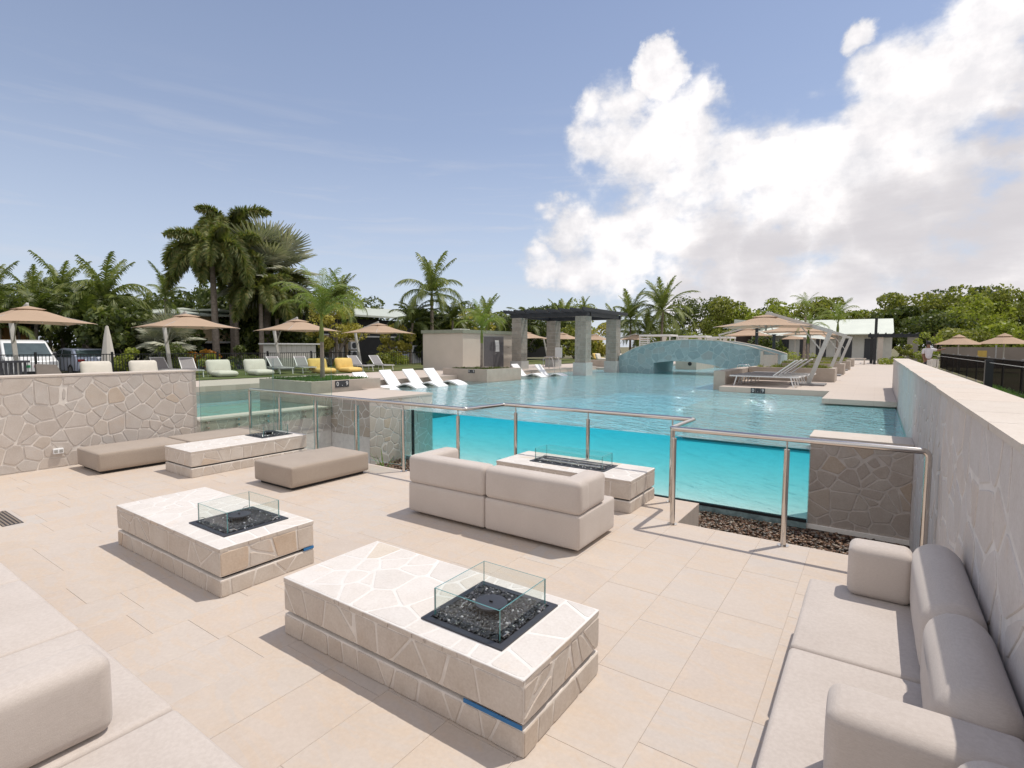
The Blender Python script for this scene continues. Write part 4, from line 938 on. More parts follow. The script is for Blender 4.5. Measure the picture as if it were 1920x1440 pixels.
place_all(U2, [((-1.84, 20.2, DZ), pi, 'big tan cantilever umbrella over the sunken white loungers', 1.0),
  ((-1.75, 27.6, DZ), pi, 'second tan cantilever umbrella along the right deck planters', 1.0),
  ((-1.75, 34.2, DZ), pi, 'third tan cantilever umbrella farther along the right deck', 1.0)], 'cantilever umbrellas on the right deck')
def make_market():
    t = thing('market_umbrella', 'x', 'umbrella', (0, 0, 0))
    m = M(); m.tube([(0, 0, 0), (0, 0, 2.6)], .04, 8); m.build('pole', pole_m, t)
    m = M(); n = 8; r = [(cos(k*2*pi/n+.39)*1.35, sin(k*2*pi/n+.39)*1.35, 2.05) for k in range(n)]; m.add(r+[(0, 0, 2.62)], [(k, (k+1) % n, n) for k in range(n)]); m.build('canopy', canopy_m, t)
    m = M(); r = [(cos(k*2*pi/n+.39)*.4, sin(k*2*pi/n+.39)*.4, 2.52) for k in range(n)]; m.add(r+[(0, 0, 2.72)], [(k, (k+1) % n, n) for k in range(n)]); m.build('vent_cap', canopy_m, t)
    return t
MU = make_market()
place_all(MU, [((4.1, 42, .1), 0, 'left one of two small tan umbrellas beyond the dark fence on the right', .93),
  ((6.15, 42, .1), .2, 'right one of two small tan umbrellas beyond the dark fence on the right', .95),
  ((-7.0, 62, .6), 0, 'small tan umbrella in front of the white pavilion, left of the mast', 1.0),
  ((-4.6, 60, .6), 0, 'small tan umbrella in front of the pavilion doors', 1.0)], 'small round tan umbrellas')

# ------------------------------------------------------------------ loungers
def make_lounger():
    t = thing('sun_lounger', 'x', 'sun lounger', (0, 0, 0))
    m = M(); m.bar((-.95, -.3, .30), (.95, -.3, .30), .035); m.bar((-.95, .3, .30), (.95, .3, .30), .035); m.bar((.95, -.3, .30), (.95, .3, .30), .035); m.bar((-.95, -.3, .30), (-.95, .3, .30), .035); m.build('frame', white_m, t)
    for x, dx in ((-.75, -.08), (.75, .08)):
        for y in (-.3, .3):
            m = M(); m.bar((x, y, .29), (x+dx, y, 0), .03); m.build('leg', white_m, t)
    m = M(); m.box(-.93, -.28, .315, .25, .28, .33); m.build('seat', grey_mesh, t)
    m = M(); m.bar((.27, -.27, .33), (.85, -.27, .80), .03); m.bar((.27, .27, .33), (.85, .27, .80), .03); m.bar((.85, -.27, .80), (.85, .27, .80), .03); b = m.build('back_frame', white_m, t)
    m = M(); m.add([(.28, -.25, .345), (.28, .25, .345), (.84, .25, .80), (.84, -.25, .80), (.28, -.25, .33), (.28, .25, .33), (.84, .25, .785), (.84, -.25, .785)], [(0, 3, 2, 1), (4, 5, 6, 7), (0, 1, 5, 4), (2, 3, 7, 6)]); m.build('backrest', grey_mesh, t)
    return t
L = make_lounger()
place_all(L, [((-2.95, 18.75, DZ), .0, 'nearest white framed lounger on the sunken deck', 1.05), ((-2.9, 19.55, DZ), .02, 'second white framed lounger on the sunken deck', 1.05), ((-2.85, 20.4, DZ), 0, 'third white framed lounger on the sunken deck', 1.05), ((-2.75, 21.3, DZ), .0, 'farthest white framed lounger on the sunken deck', 1.05),
  ((-21.3, 9.55, LZ), pi*.93, 'grey lounger just right of the left stone wall end', .88), ((-22.4, 9.1, LZ), pi*.98, 'grey lounger whose back shows above the left wall', .88),
  ((-20.9, 12.9, LZ), pi*.95, 'grey lounger left of the young palm, left one', .88), ((-20.6, 13.9, LZ), pi*.9, 'grey lounger directly behind the young palm', .88),
  ((-20.2, 16.6, LZ), pi*.95, 'grey lounger right of the yellow floor seats', .88), ((-20.0, 17.7, LZ), pi*.93, 'grey lounger nearest to the grey hut', .88),
  ((-21.5, 29.5, LZ), pi*.9, 'grey lounger seen between the left pergola columns', .88), ((-21.3, 31, LZ), pi*.9, 'second grey lounger seen between the left pergola columns', .88)], 'metal framed sun loungers')
def make_wave(): # white moulded in-pool lounger
    t = thing('pool_lounger', 'x', 'pool lounger', (0, 0, 0))
    P = [(-1.0, .0), (-.72, .13), (-.40, .20), (-.15, .13), (.10, .05), (.35, .10), (.62, .38), (.88, .66)]
    Q = []
    for i in range(len(P)-1):
        for k in range(4):
            s_ = k/4; p0 = P[max(i-1, 0)]; p1 = P[i]; p2 = P[i+1]; p3 = P[min(i+2, len(P)-1)]
            Q.append(tuple(.5*((2*p1[j])+(-p0[j]+p2[j])*s_+(2*p0[j]-5*p1[j]+4*p2[j]-p3[j])*s_**2+(-p0[j]+3*p1[j]-3*p2[j]+p3[j])*s_**3) for j in (0, 1)))
    Q.append(P[-1]); th = .055; m = M(); n = len(Q)
    vs = []
    for y in (-.33, .33): vs += [(x, y, z) for x, z in Q]+[(x+.01, y, z-th) for x, z in Q]
    fs = []
    for i in range(n-1): fs += [(i, i+1, 2*n+i+1, 2*n+i), (n+i+1, n+i, 3*n+i, 3*n+i+1), (i+1, i, n+i, n+i+1), (2*n+i, 2*n+i+1, 3*n+i+1, 3*n+i)]
    fs += [(0, 2*n, 3*n, n), (n-1, 2*n-1, 4*n-1, 3*n-1)]
    m.add(vs, [tuple(reversed(f)) for f in fs]); m.build('shell', white_plastic, t, 50)
    m = M(); m.box(-.12, -.28, -.16, .30, .28, .02); m.build('foot', white_plastic, t)
    return t
Wv = make_wave()
place_all(Wv, [((-13.6, 13.0, .36), pi+.10, 'white moulded in-pool lounger, left one of the row on the sun shelf', .90), ((-13.5, 14.0, .36), pi+.08, 'white moulded in-pool lounger, second of the row on the sun shelf', .90),
  ((-13.45, 15.05, .36), pi+.06, 'white moulded in-pool lounger, third of the row beside the square planter', .90), ((-13.7, 11.9, .33), pi+.1, 'white moulded in-pool lounger end showing beside the large planter', .88),
  ((-13.7, 21.3, .36), pi+.05, 'white moulded in-pool lounger right of the square planter', .90), ((-13.2, 22.6, .33), pi+.05, 'low white moulded in-pool lounger next to the front pergola column', .88)], 'white moulded loungers in the shallow water')
def make_bean(mt):
    t = thing('floor_seat', 'x', 'floor seat', (0, 0, 0))
    m = M(); m.rbox(-.95, -.52, .02, .35, .52, .30, .13, 4, 0, .05); m.build('seat_cushion', mt, t, 70)
    m = M(); m.rbox(-.12, -.60, -.34, .12, .60, .34, .10, 4, 0, .07)
    for i, v in enumerate(m.v):
        x, y, z = v; k = abs(y)/.6; z = z*(1+.22*k*k)*(1 if z > 0 else .9); a = .32; x, z = x*cos(a)+z*sin(a), -x*sin(a)+z*cos(a); m.v[i] = (x+.42, y, z+.50)
    m.build('back_cushion', mt, t, 70)
    m = M(); m.tube([(.34, -.56, .0), (.5, -.56, .55), (.5, .56, .55), (.34, .56, .0)], .015, 6); m.build('frame', white_m, t)
    return t
B = make_bean(ivory_m)
place_all(B, [((-20.6, 10.35, LZ), pi-.1, 'ivory floor seat right of the end of the left stone wall', .70), ((-20.5, 11.75, LZ), pi-.1, 'ivory floor seat beside the first one, nearer the young palm', .70),
  ((-21.5, 8.15, LZ), pi-.1, 'ivory floor seat whose back shows above the left wall, right one', .70), ((-21.5, 6.75, LZ), pi-.1, 'ivory floor seat whose back shows above the left wall in front of the silver car', .70),
  ((-20.5, 44, LZ-.06), pi, 'white floor seat seen left of the front pergola column', .70), ((-18.6, 44.5, LZ-.06), pi, 'white floor seat seen right of the front pergola column', .70)], 'ivory floor seats on the lawn')
B2 = make_bean(yellow_m)
place_all(B2, [((-19.9, 14.25, LZ), pi-.1, 'yellow floor seat right behind the young palm trunk', .70), ((-19.7, 15.5, LZ), pi-.1, 'yellow floor seat right of the other one, near the grey loungers', .70),
  ((-21.5, 45.5, LZ-.06), pi, 'yellow floor seat seen beside the front pergola column', .70), ((-18.6, 46.0, LZ-.06), pi, 'yellow floor seat left of the bridge, left of two', .70), ((-18.0, 47.6, LZ-.06), pi, 'yellow floor seat left of the bridge, right of two', .70)], 'yellow floor seats on the lawn')
for o in (B, B2, L, Wv, U, U2, MU): pass

# ------------------------------------------------------------------ dark furniture behind the left wall, cabinet, folded umbrella
t = thing('slatted_screen', 'dark slatted low screen behind the left end of the stone wall', 'screen', (-13, 2.6, .6))
m = M(); m.box(-13.05, 1.9, 1.47, -12.95, 3.02, 1.51); m.build('top_rail', char_m, t)
for k in range(16):
    m = M(); m.box(-13.03, 1.95+k*.066, .7, -12.99, 1.985+k*.066, 1.469); m.build('slat', char_m, t)
t = thing('lounge_chair', 'grey upholstered chair back above the left stone wall', 'chair', (-13.1, 3.3, .6))
m = M(); m.add([(-12.9, 3.08, 1.0), (-12.9, 3.55, 1.0), (-13.0, 3.40, 1.42), (-13.0, 3.10, 1.44), (-12.82, 3.08, 1.0), (-12.82, 3.55, 1.0), (-12.95, 3.40, 1.42), (-12.95, 3.10, 1.44)], [(0, 1, 2, 3), (7, 6, 5, 4), (0, 4, 5, 1), (1, 5, 6, 2), (2, 6, 7, 3), (3, 7, 4, 0)]); m.build('backrest', simple('chair_taupe', (0.17, 0.145, 0.125), .8), t)
m = M(); m.box(-13.3, 3.05, .6, -12.85, 3.6, 1.0); m.build('seat', char_m, t)
t = thing('cabinet', 'white slatted storage cabinet behind the pool fence', 'cabinet', (-26.3, 17, .6))
m = M(); m.box(-27.2, 15.9, .55, -26.0, 18.3, 1.86); m.build('body', white_render, t); m = M(); m.box(-27.35, 15.72, 1.862, -25.88, 18.5, 1.93); m.build('lid', white_m, t)
for k in range(8): m = M(); m.box(-25.999, 15.92+k*.295, .6, -25.985, 16.19+k*.295, 1.84); m.build('board', white_render, t)
t = thing('folded_umbrella', 'folded pale umbrella standing between the hedge and the palms', 'umbrella', (-31, 10.15, .5))
m = M(); m.tube([(-31, 10.15, .5), (-31, 10.15, 2.75)], .03, 6); m.build('pole', pole_m, t)
m = M(); m.tube([(-31, 10.15, 1.0), (-31, 10.15, 1.3), (-31, 10.15, 2.2), (-31, 10.15, 2.72)], [.30, .27, .15, .06], 9); m.build('cover', ivory_m, t, 30)

# ------------------------------------------------------------------ metal pool fence on the left, right hand fences
t = thing('metal_fence', 'black metal bar fence behind the left lawn', 'fence', (-25.4, 14, .45))
ps = [(-26.6, 1.5), (-26.0, 10.4), (-25.0, 22.3), (-21.6, 25.8)]
bars = M()
for (xa, ya), (xb, yb) in zip(ps[:-1], ps[1:]):
    L_ = math.hypot(xb-xa, yb-ya); n = int(L_/.105)
    for z in (.62, 1.42): m = M(); m.bar((xa, ya, z), (xb, yb, z), .035); m.build('rail', black_metal, t)
    for k in range(n): s_ = k/n; x, y = xa+(xb-xa)*s_, ya+(yb-ya)*s_; bars.box(x-.009, y-.009, .5, x+.009, y+.009, 1.44)
    for k in range(int(L_/2.4)+1): s_ = k*2.4/L_; x, y = xa+(xb-xa)*s_, ya+(yb-ya)*s_; m = M(); m.box(x-.035, y-.035, .4, x+.035, y+.035, 1.52); m.build('post', black_metal, t)
bars.build('bars', black_metal, t, False, 'stuff')
t = thing('shade_cloth_fence', 'dark brown see-through mesh fence on the right beyond the grass', 'fence', (3.59, 30, .4))
def meshf(t_, out):
    d = t_.new('ShaderNodeBsdfDiffuse'); d.inputs[0].default_value = (0.02, 0.016, 0.014, 1); tr = t_.new('ShaderNodeBsdfTransparent'); m_ = t_.new('ShaderNodeMixShader'); m_.inputs[0].default_value = .72
    t_.ln(tr.outputs[0], m_.inputs[1]); t_.ln(d.outputs[0], m_.inputs[2]); t_.ln(m_.outputs[0], out.inputs[0])
m = M(); m.box(3.585, 12, .45, 3.590, 46, 1.40); m.build('mesh_cloth', mat('shade_mesh', meshf), t)
for k in range(12): m = M(); y = 13+k*2.9; m.tube([(3.62, y, .3), (3.62, y, 1.47)], .03, 8); m.build('post', simple('galv', (.35, .34, .33), .5), t)
m = M(); m.bar((3.62, 12, 1.41), (3.62, 46, 1.41), .04); m.build('rail', black_metal, t)
t = thing('wire_fence', 'black square post with a thin wire on the right beyond the wall', 'fence', (2.35, 18, .4))
for y in (18.0, 36.0): m = M(); m.box(2.30, y-.08, .40, 2.46, y+.08, 1.50); m.build('post', black_metal, t)
m = M(); m.tube([(2.38, 8, 1.43), (2.38, 46, 1.43)], .007, 5); m.build('wire', pole_m, t)
t = thing('banner_fence', 'grey cloth covered site fence with faded yellow mark behind the dark fence', 'fence', (9, 50, .3))
m = M()
cl_m = simple('grey_cloth', (0.22, 0.185, 0.16), .85, 0, .8, .12)
for k, (x0, x1) in enumerate([(3.9, 6.9), (6.95, 10.6), (10.65, 14.3), (14.35, 20)]):
    m = M(); m.box(x0, 50, .1, x1, 50.04, 1.86); p_ = m.build('cloth_panel', cl_m, t)
    m = M(); m.tube([(x1+.02, 50.02, 0), (x1+.02, 50.02, 2.0)], .05, 8); m.build('post', simple('galv', (.35, .34, .33), .5), t)
m = M(); m.box(5.95, 49.985, 1.0, 6.45, 49.998, 1.62); m.build('faded_mark', simple('faded_yellow', (.50, .34, .08), .7), t)
# black mast posts and shade sail
for lab, x, y, z in [('tall black steel post behind the right end of the bridge', -6.9, 40, 3.25), ('shorter black steel post carrying a pale shade sail', -5.8, 40, 2.65), ('slim black steel mast above the far pergola', -.1, 48, 3.95)]:
    t = thing('steel_post', lab, 'post', (x, y, .5), 'black shade sail posts'); m = M(); m.box(x-.09, y-.09, .5, x+.09, y+.09, z); m.build('post', black_metal, t)
    m = M(); m.box(x-.13, y-.13, z, x+.13, y+.13, z+.04); m.build('cap', black_metal, t)
o = M().add([(-5.85, 40.1, 2.6), (-4.2, 44, 3.2), (-2.6, 41, 2.3), (-4.6, 38.8, 2.55), (-4.3, 41.0, 2.62)], [(0, 4, 1), (1, 4, 2), (2, 4, 3), (3, 4, 0)]).build('shade_sail', sail_m); tag(o, 'small pale shade sail left of the white pavilion roof', 'shade sail')

# ------------------------------------------------------------------ white pavilion, far pergola, cabanas
t = thing('pavilion', 'long white pavilion with pale metal roof beyond the right deck', 'building', (-5, 70, .5))
m = M(); m.box(-11.5, 68, .3, 1.3, 76, 3.3); m.build('wall', white_render, t)
m = M(); m.extr([(-13.2, 66.6, 3.25), (-13.2, 67.4, 3.38), (-13.2, 74, 5.1), (-13.2, 78, 4.0), (-13.2, 78, 3.9), (-13.2, 66.6, 3.15)], (14.6, 0, 0)); m.build('roof', simple('pavilion_roof', (0.60, 0.63, 0.55), .5, 0, .5, .06), t)
for x in (-9.3, -7.2, -5.6, -3.2, -1.1): m = M(); m.box(x, 67.97, .55, x+1.0, 67.998, 2.75); m.build('door', char_m, t)
m = M(); m.extr([(-14.5, 69, 4.0), (-11.7, 69, 4.0), (-11.0, 69, 4.8), (-14.5, 69, 5.2)], (0, 5, 0)); m.build('side_roof', simple('side_roof', (.55, .58, .52), .5), t)
m = M(); m.box(-14.3, 69.2, .3, -11.6, 75, 3.99); m.build('side_wall', brown_dark, t)
t = thing('far_pergola', 'small black pergola on stone pillars at the end of the right deck', 'pergola', (1, 50, .5))
for x0, x1, mt in [(-.42, -.22, black_metal), (.05, .40, coping_m), (1.9, 2.55, block_m)]:
    m = M(); m.box(x0, 50, .4, x1, 50.5, 2.62); m.build('column', mt, t)
m = M(); m.box(-.6, 49.9, 2.63, 2.8, 50.1, 2.85); m.build('beam', navy_m, t); m = M(); m.box(-.6, 52.9, 2.63, 2.8, 53.1, 2.85); m.build('beam', navy_m, t)
for k in range(7): m = M(); m.box(-.5+k*.5, 49.7, 2.852, -.42+k*.5, 53.3, 2.95); m.build('rafter', navy_m, t)
for i, (lab, x0, x1, y, z) in enumerate([('nearest white poolside cabana behind the top of the bridge', -17.7, -14.9, 46, 2.9), ('middle white poolside cabana behind the bridge', -15.3, -12.8, 49.5, 2.85), ('farthest white poolside cabana behind the bridge', -13.6, -11.4, 53, 2.8)]):
    t = thing('cabana', lab, 'cabana', ((x0+x1)/2, y+1, .5), 'white cabanas behind the bridge')
    for x in (x0, x1-.08):
        for yy in (y, y+2): m = M(); m.box(x, yy, .5, x+.08, yy+.08, z-.16); m.build('post', white_m, t)
    m = M(); m.box(x0-.03, y-.03, z-.159, x1+.03, y+2.11, z); m.build('roof', white_m, t)
    for k in range(9): m = M(); m.box(x0+.1, y+.02, 1.15+k*.17, x0+.95, y+.05, 1.24+k*.17); m.build('louvre', white_m, t)
    m = M(); m.tube([(x1-.5, y+.05, 2.7), (x1-.62, y+.06, 1.9), (x1-.5, y+.05, 1.0)], [.22, .10, .2], 8); m.build('curtain', ivory_m, t)
    m = M(); m.box(x0+.3, y+.3, .5, x1-.3, y+1.8, .95); m.build('daybed', ivory_m, t)
# white chairs by the right wall, benches and posts on the deck
def make_chair():
    t = thing('garden_chair', 'x', 'chair', (0, 0, 0))
    for x in (-.22, .22):
        for y in (-.22, .22): m = M(); m.bar((x, y, 0), (x, y, .45 if y < 0 else .88), .04); m.build('leg', ivory_m, t)
    m = M(); m.box(-.25, -.25, .43, .25, .25, .47); m.build('seat', ivory_m, t)
    m = M(); m.box(-.25, .20, .62, .25, .24, .88); m.build('backrest', ivory_m, t)
    return t
place_all(make_chair(), [((1.75, 23.0, .42), 1.7, 'cream slatted chair just beyond the right wall, nearer one', 1.1), ((1.55, 25.0, .42), -1.2, 'cream slatted chair beyond the right wall, farther one', 1.1)], 'cream chairs beyond the wall')
t = thing('bench', 'low pale bench at the far end of the right deck', 'bench', (-1.5, 47, DZ)); m = M(); m.box(-2.1, 46.6, .95, -.6, 47.1, 1.02); m.build('seat', coping_m, t)
for x in (-2.0, -.75): m = M(); m.box(x, 46.65, DZ, x+.08, 47.05, .949); m.build('leg', coping_m, t)
t = thing('pool_ladder', 'steel grab rail at the pool steps by the left pergola column', 'handrail', (-13.9, 22.6, .2))
for y in (23.9, 24.5): m = M(); m.tube(bend([(-14.45, y, .1), (-14.45, y, 1.25), (-13.9, y, 1.25), (-13.7, y, .2)], .15), .02, 8); m.build('rail', steel_m, t, 50)
t = thing('pool_ladder', 'steel grab rail in the water beside the bridge arch', 'handrail', (-5.0, 24.3, .2))
for y in (24.2, 24.7): m = M(); m.tube(bend([(-4.9, y, .1), (-4.9, y, 1.05), (-4.5, y, 1.05), (-4.4, y, .5)], .12), .02, 8); m.build('rail', steel_m, t, 50)

# ------------------------------------------------------------------ buildings on the left
t = thing('house', 'two storey cream house with pale roof behind the foxtail palms', 'house', (-38, 18, .5))
m = M(); m.box(-42, 15.6, .4, -37, 19.6, 3.75); m.build('wall', cream_m, t)
m = M(); m.add([(-43, 14.2, 3.95), (-35.6, 14.2, 3.62), (-35.6, 18.9, 3.70), (-43, 18.9, 4.5), (-43, 14.2, 4.05), (-35.6, 14.2, 3.72), (-35.6, 18.9, 3.82), (-43, 18.9, 4.62)], [(0, 3, 2, 1), (4, 5, 6, 7), (0, 1, 5, 4), (1, 2, 6, 5), (2, 3, 7, 6), (3, 0, 4, 7)]); m.build('roof', roof_m, t)
m = M(); m.add([(-43, 18.0, 4.3), (-35.8, 18.0, 4.1), (-35.8, 20.5, 3.8), (-43, 20.5, 4.0), (-43, 18.0, 4.42), (-35.8, 18.0, 4.22), (-35.8, 20.5, 3.92), (-43, 20.5, 4.12)], [(0, 3, 2, 1), (4, 5, 6, 7), (0, 1, 5, 4), (1, 2, 6, 5), (2, 3, 7, 6), (3, 0, 4, 7)]); m.build('roof', roof_m, t)
for y0, y1, z0, z1, mt in [(18.2, 18.9, 2.9, 3.5, 0), (19.2, 19.9, 2.9, 3.5, 0), (15.7, 19.8, .5, 1.9, 1)]:
    m = M(); m.box(-36.998, y0, z0, -36.95, y1, z1); m.build('window', dark_m if mt else car_glass, t)
m = M(); m.box(-37.0, 15.6, 1.95, -36.2, 19.6, 2.08); m.build('balcony_slab', white_render, t)
t = thing('house', 'long dark house with orange end wall behind the white van', 'house', (-37, 6, .5))
m = M(); m.box(-42, -6, .4, -36, 9.2, 3.1); m.build('wall', brown_dark, t)
m = M(); m.box(-35.99, 8.2, .4, -35.6, 9.4, 2.9); m.build('end_wall', orange_m, t)
m = M(); m.box(-35.995, 6.2, .4, -35.9, 8.1, 2.7); m.build('timber_panel', simple('timber', (.22, .12, .06), .7), t)
m = M(); m.add([(-43, -7, 4.4), (-34.0, -7, 4.9), (-34.0, 10.2, 2.85), (-43, 10.2, 2.5), (-43, -7, 4.55), (-34.0, -7, 5.05), (-34.0, 10.2, 3.0), (-43, 10.2, 2.65)], [(0, 3, 2, 1), (4, 5, 6, 7), (0, 1, 5, 4), (1, 2, 6, 5), (2, 3, 7, 6), (3, 0, 4, 7)]); m.build('roof', roof_dark, t)
rg = random.Random(2)
for k in range(9): 
    y = -1+k*1.2+rg.uniform(-.3, .3); m = M(); m.tube([(-34.2, y, .4), (-34.2+rg.uniform(-.1, .1), y+rg.uniform(-.5, .5), 3.0)], .06, 6); m.build('veranda_pole', bark_m, t)
t.location.x -= 4.2
t = thing('house', 'long dark fronted house with pale green metal roof behind the yellow shrubs', 'house', (-37, 30, .5))
m = M(); m.box(-42, 23.5, .4, -36.5, 39, 4.1); m.build('wall', dark_m, t)
for y0, y1 in [(24.9, 26.9), (28.5, 29.4)]:
    m = M(); m.box(-36.499, y0, .4, -36.3, y1, 2.65); m.build('wall_panel', cream_m, t)
    m = M(); m.box(-36.299, y0, 2.651, -36.2, y1, 2.75); m.build('ledge', white_m, t)
m = M(); m.box(-36.4, 27.2, .4, -36.25, 28.2, 3.1); m.build('column', grey_render, t)
m = M(); m.add([(-35.0, 23.0, 4.35), (-35.0, 40, 4.35), (-43, 40, 5.7), (-43, 23.0, 5.7), (-35.0, 23.0, 4.2), (-35.0, 40, 4.2), (-43, 40, 5.5), (-43, 23.0, 5.5)], [(0, 1, 2, 3), (7, 6, 5, 4), (0, 4, 5, 1), (1, 5, 6, 2), (3, 2, 6, 7), (0, 3, 7, 4)]); m.build('roof', roof_m, t)
for y in (24.5, 30.5, 33): m = M(); m.box(-36.498, y, 2.55, -36.42, y+2.4, 2.66); m.build('beam', white_m, t)
for i, (y, z) in enumerate([(26.0, .75), (26.0, 1.5), (28.6, .75), (28.6, 1.5)]):
    a = thing('air_conditioner', ['lower left', 'upper left', 'lower right', 'upper right'][i]+' white air conditioner unit on the dark house wall', 'air conditioner', (-36, y+.4, z), 'air conditioner units')
    m = M(); m.box(-36.25, y, z, -35.9, y+.85, z+.65); m.build('case', white_m, a)
    m = M(); m.tube([(-35.9, y+.36, z+.33), (-35.885, y+.36, z+.33)], .25, 14); m.build('fan_grille', char_m, a)
t = thing('house', 'low house with pale roof glimpsed behind the hut', 'house', (-40, 47, .5))
m = M(); m.box(-43, 40.5, .4, -36.5, 62, 3.9); m.build('wall', dark_m, t)
m = M(); m.add([(-35.0, 40.3, 4.2), (-35.0, 63, 4.2), (-43, 63, 5.8), (-43, 40.3, 5.8), (-35.0, 40.3, 4.05), (-35.0, 63, 4.05), (-43, 63, 5.6), (-43, 40.3, 5.6)], [(0, 1, 2, 3), (7, 6, 5, 4), (0, 4, 5, 1), (1, 5, 6, 2), (3, 2, 6, 7), (0, 3, 7, 4)]); m.build('roof', roof_m, t)

# ------------------------------------------------------------------ vehicles (lengthwise along x, nose towards +x)
def wheel(t, x, y, r, w=.2):
    m = M(); m.tube([(x, y-w/2, r), (x, y+w/2, r)], r, 20); k = m.build('wheel', simple('tyre', (.015, .015, .016), .8), t, 40)
    m = M(); m.tube([(x, y-w/2-.01, r), (x, y+w/2+.01, r)], r*.62, 12); m.build('rim', simple('rim', (.4, .4, .42), .3, .7), k, 40)
def vehicle(name, label, cat, body_col, side, glass, W_, wheels, r, lights, extra=None, inset=.12):
    t = thing(name, label, cat, (0, 0, 0)); bm_m = simple(name+'_paint', body_col, .28, 0, 1, .02, 0, 60, .6, .8)
    # body as lofted sections : full width below the belt, tapered above
    belt = max(p[1] for p in side if p[2] == 0); zm = max(p[1] for p in side)
    m = M(); n = len(side); hw = lambda z: W_/2-(inset*max(0, z-belt)/max(.01, zm-belt))-.04*max(0, (.45-z))
    L1 = [(x, -hw(z), z) for x, z, f in side]; L2 = [(x, hw(z), z) for x, z, f in side]
    m.add(L1+L2, [tuple(range(n-1, -1, -1)), tuple(range(n, 2*n))]+[(i, (i+1) % n, n+(i+1) % n, n+i) for i in range(n)])
    o = m.build('body', bm_m, t, 35); bv = o.modifiers.new('bevel', 'BEVEL'); bv.width = .05; bv.segments = 3; bv.limit_method = 'ANGLE'; bv.angle_limit = R(25)
    for g in glass:   # ('side', [(x,z)..]) or ('end', [(x,z),(x,z)] )
        if g[0] == 'side':
            for s_ in (-1, 1):
                m = M(); a = [(x, s_*(hw(z)+.006), z) for x, z in g[1]]; b = [(x, s_*(hw(z)-.02), z) for x, z in g[1]]; k = len(a)
                m.add(a+b, [tuple(range(k)) if s_ < 0 else tuple(range(k-1, -1, -1))]+[(i, k+i, k+(i+1) % k, (i+1) % k) for i in range(k)]); m.build('side_window', car_glass, t)
        else:
            (xa, za), (xb, zb) = g[1]; d = g[2]; m = M(); wa, wb = hw(za)-.10, hw(zb)-.10
            m.add([(xa+d, -wa, za), (xa+d, wa, za), (xb+d, wb, zb), (xb+d, -wb, zb), (xa, -wa, za), (xa, wa, za), (xb, wb, zb), (xb, -wb, zb)], [(0, 1, 2, 3) if d > 0 else (3, 2, 1, 0), (0, 4, 5, 1), (1, 5, 6, 2), (2, 6, 7, 3), (3, 7, 4, 0)]); m.build('windscreen', car_glass, t)
    for x in wheels:
        for y in (-W_/2+.1, W_/2-.1): wheel(t, x, y, r)
    for nm, x, y, z, sx, sy, sz, c in lights:
        for s_ in (-1, 1):
            m = M(); m.rbox(x-sx/2, s_*y-sy/2, z-sz/2, x+sx/2, s_*y+sy/2, z+sz/2, .015, 1); m.build(nm, c, t)
    if extra: extra(t)
    return t
lamp_w = simple('lamp_lens', (.55, .56, .58), .1, 0, 4, .05, 0, 60, .8); lamp_r = simple('tail_lens', (.30, .02, .02), .15, 0, 4, .05, 0, 60, .8)
def vx(t):
    m = M(); m.box(2.44, -.62, .28, 2.50, .62, .44); m.build('lower_grille', dark_m, t)
    m = M(); m.box(2.462, -.35, .62, 2.475, -.12, .74); m.build('badge', simple('badge_green', (.03, .25, .10), .4), t)
    m = M(); m.box(2.462, .02, .62, 2.475, .30, .74); m.build('badge', simple('badge_red', (.45, .03, .04), .4), t)
    m = M(); m.box(2.49, -.26, .44, 2.51, .26, .55); m.build('number_plate', white_m, t)
    for s_ in (-1, 1): m = M(); m.rbox(1.35, s_*1.08-.1, 1.1, 1.45, s_*1.08+.1, 1.35, .03, 1); m.build('mirror', char_m, t)
van = vehicle('parked_van', 'white van parked facing the pool at the left edge', 'van', (.74, .74, .73), [(-2.4, .3, 0), (2.4, .3, 0), (2.46, .55, 0), (2.42, .92, 0), (2.0, 1.08, 0), (1.25, 1.86, 1), (1.0, 1.94, 1), (-2.3, 1.94, 1), (-2.42, 1.1, 0)],
    [('side', [(1.15, 1.15), (.3, 1.15), (.3, 1.78), (.9, 1.78)]), ('side', [(.2, 1.15), (-2.2, 1.15), (-2.2, 1.78), (.2, 1.78)]), ('end', [(1.94, 1.14), (1.33, 1.78)], .02)], 1.92, (-1.5, 1.6), .34, [('headlight', 2.40, .78, .80, .10, .30, .22, lamp_w)], vx)
van.location = (-35.4, 7.75, .10); van.rotation_euler.z = .02
def hx(t):
    m = M(); m.box(-2.13, -.27, .70, -2.115, .27, .82); m.build('number_plate', white_m, t)
    m = M(); m.box(-2.15, -.8, .26, -2.09, .8, .44); m.build('rear_bumper', char_m, t)
hb = vehicle('parked_car', 'silver blue hatchback parked tail to the pool beside the van', 'car', (.42, .46, .56), [(-2.1, .3, 0), (2.05, .3, 0), (2.12, .62, 0), (1.95, .82, 0), (1.05, .98, 0), (.3, 1.42, 1), (-.2, 1.50, 1), (-1.35, 1.46, 1), (-1.98, 1.02, 0), (-2.12, .85, 0), (-2.14, .5, 0)],
    [('side', [(.85, 1.02), (-.2, 1.02), (-.2, 1.40), (.25, 1.36)]), ('side', [(-.3, 1.02), (-1.5, 1.02), (-1.3, 1.36), (-.3, 1.40)]), ('end', [(-1.93, 1.06), (-1.46, 1.39)], -.02)], 1.8, (-1.35, 1.35), .33, [('tail_light', -2.08, .70, .86, .12, .32, .13, lamp_r), ('headlight', 2.05, .65, .68, .1, .3, .12, lamp_w)], hx)
hb.location = (-35.6, 10.35, .14); hb.rotation_euler.z = pi+.06
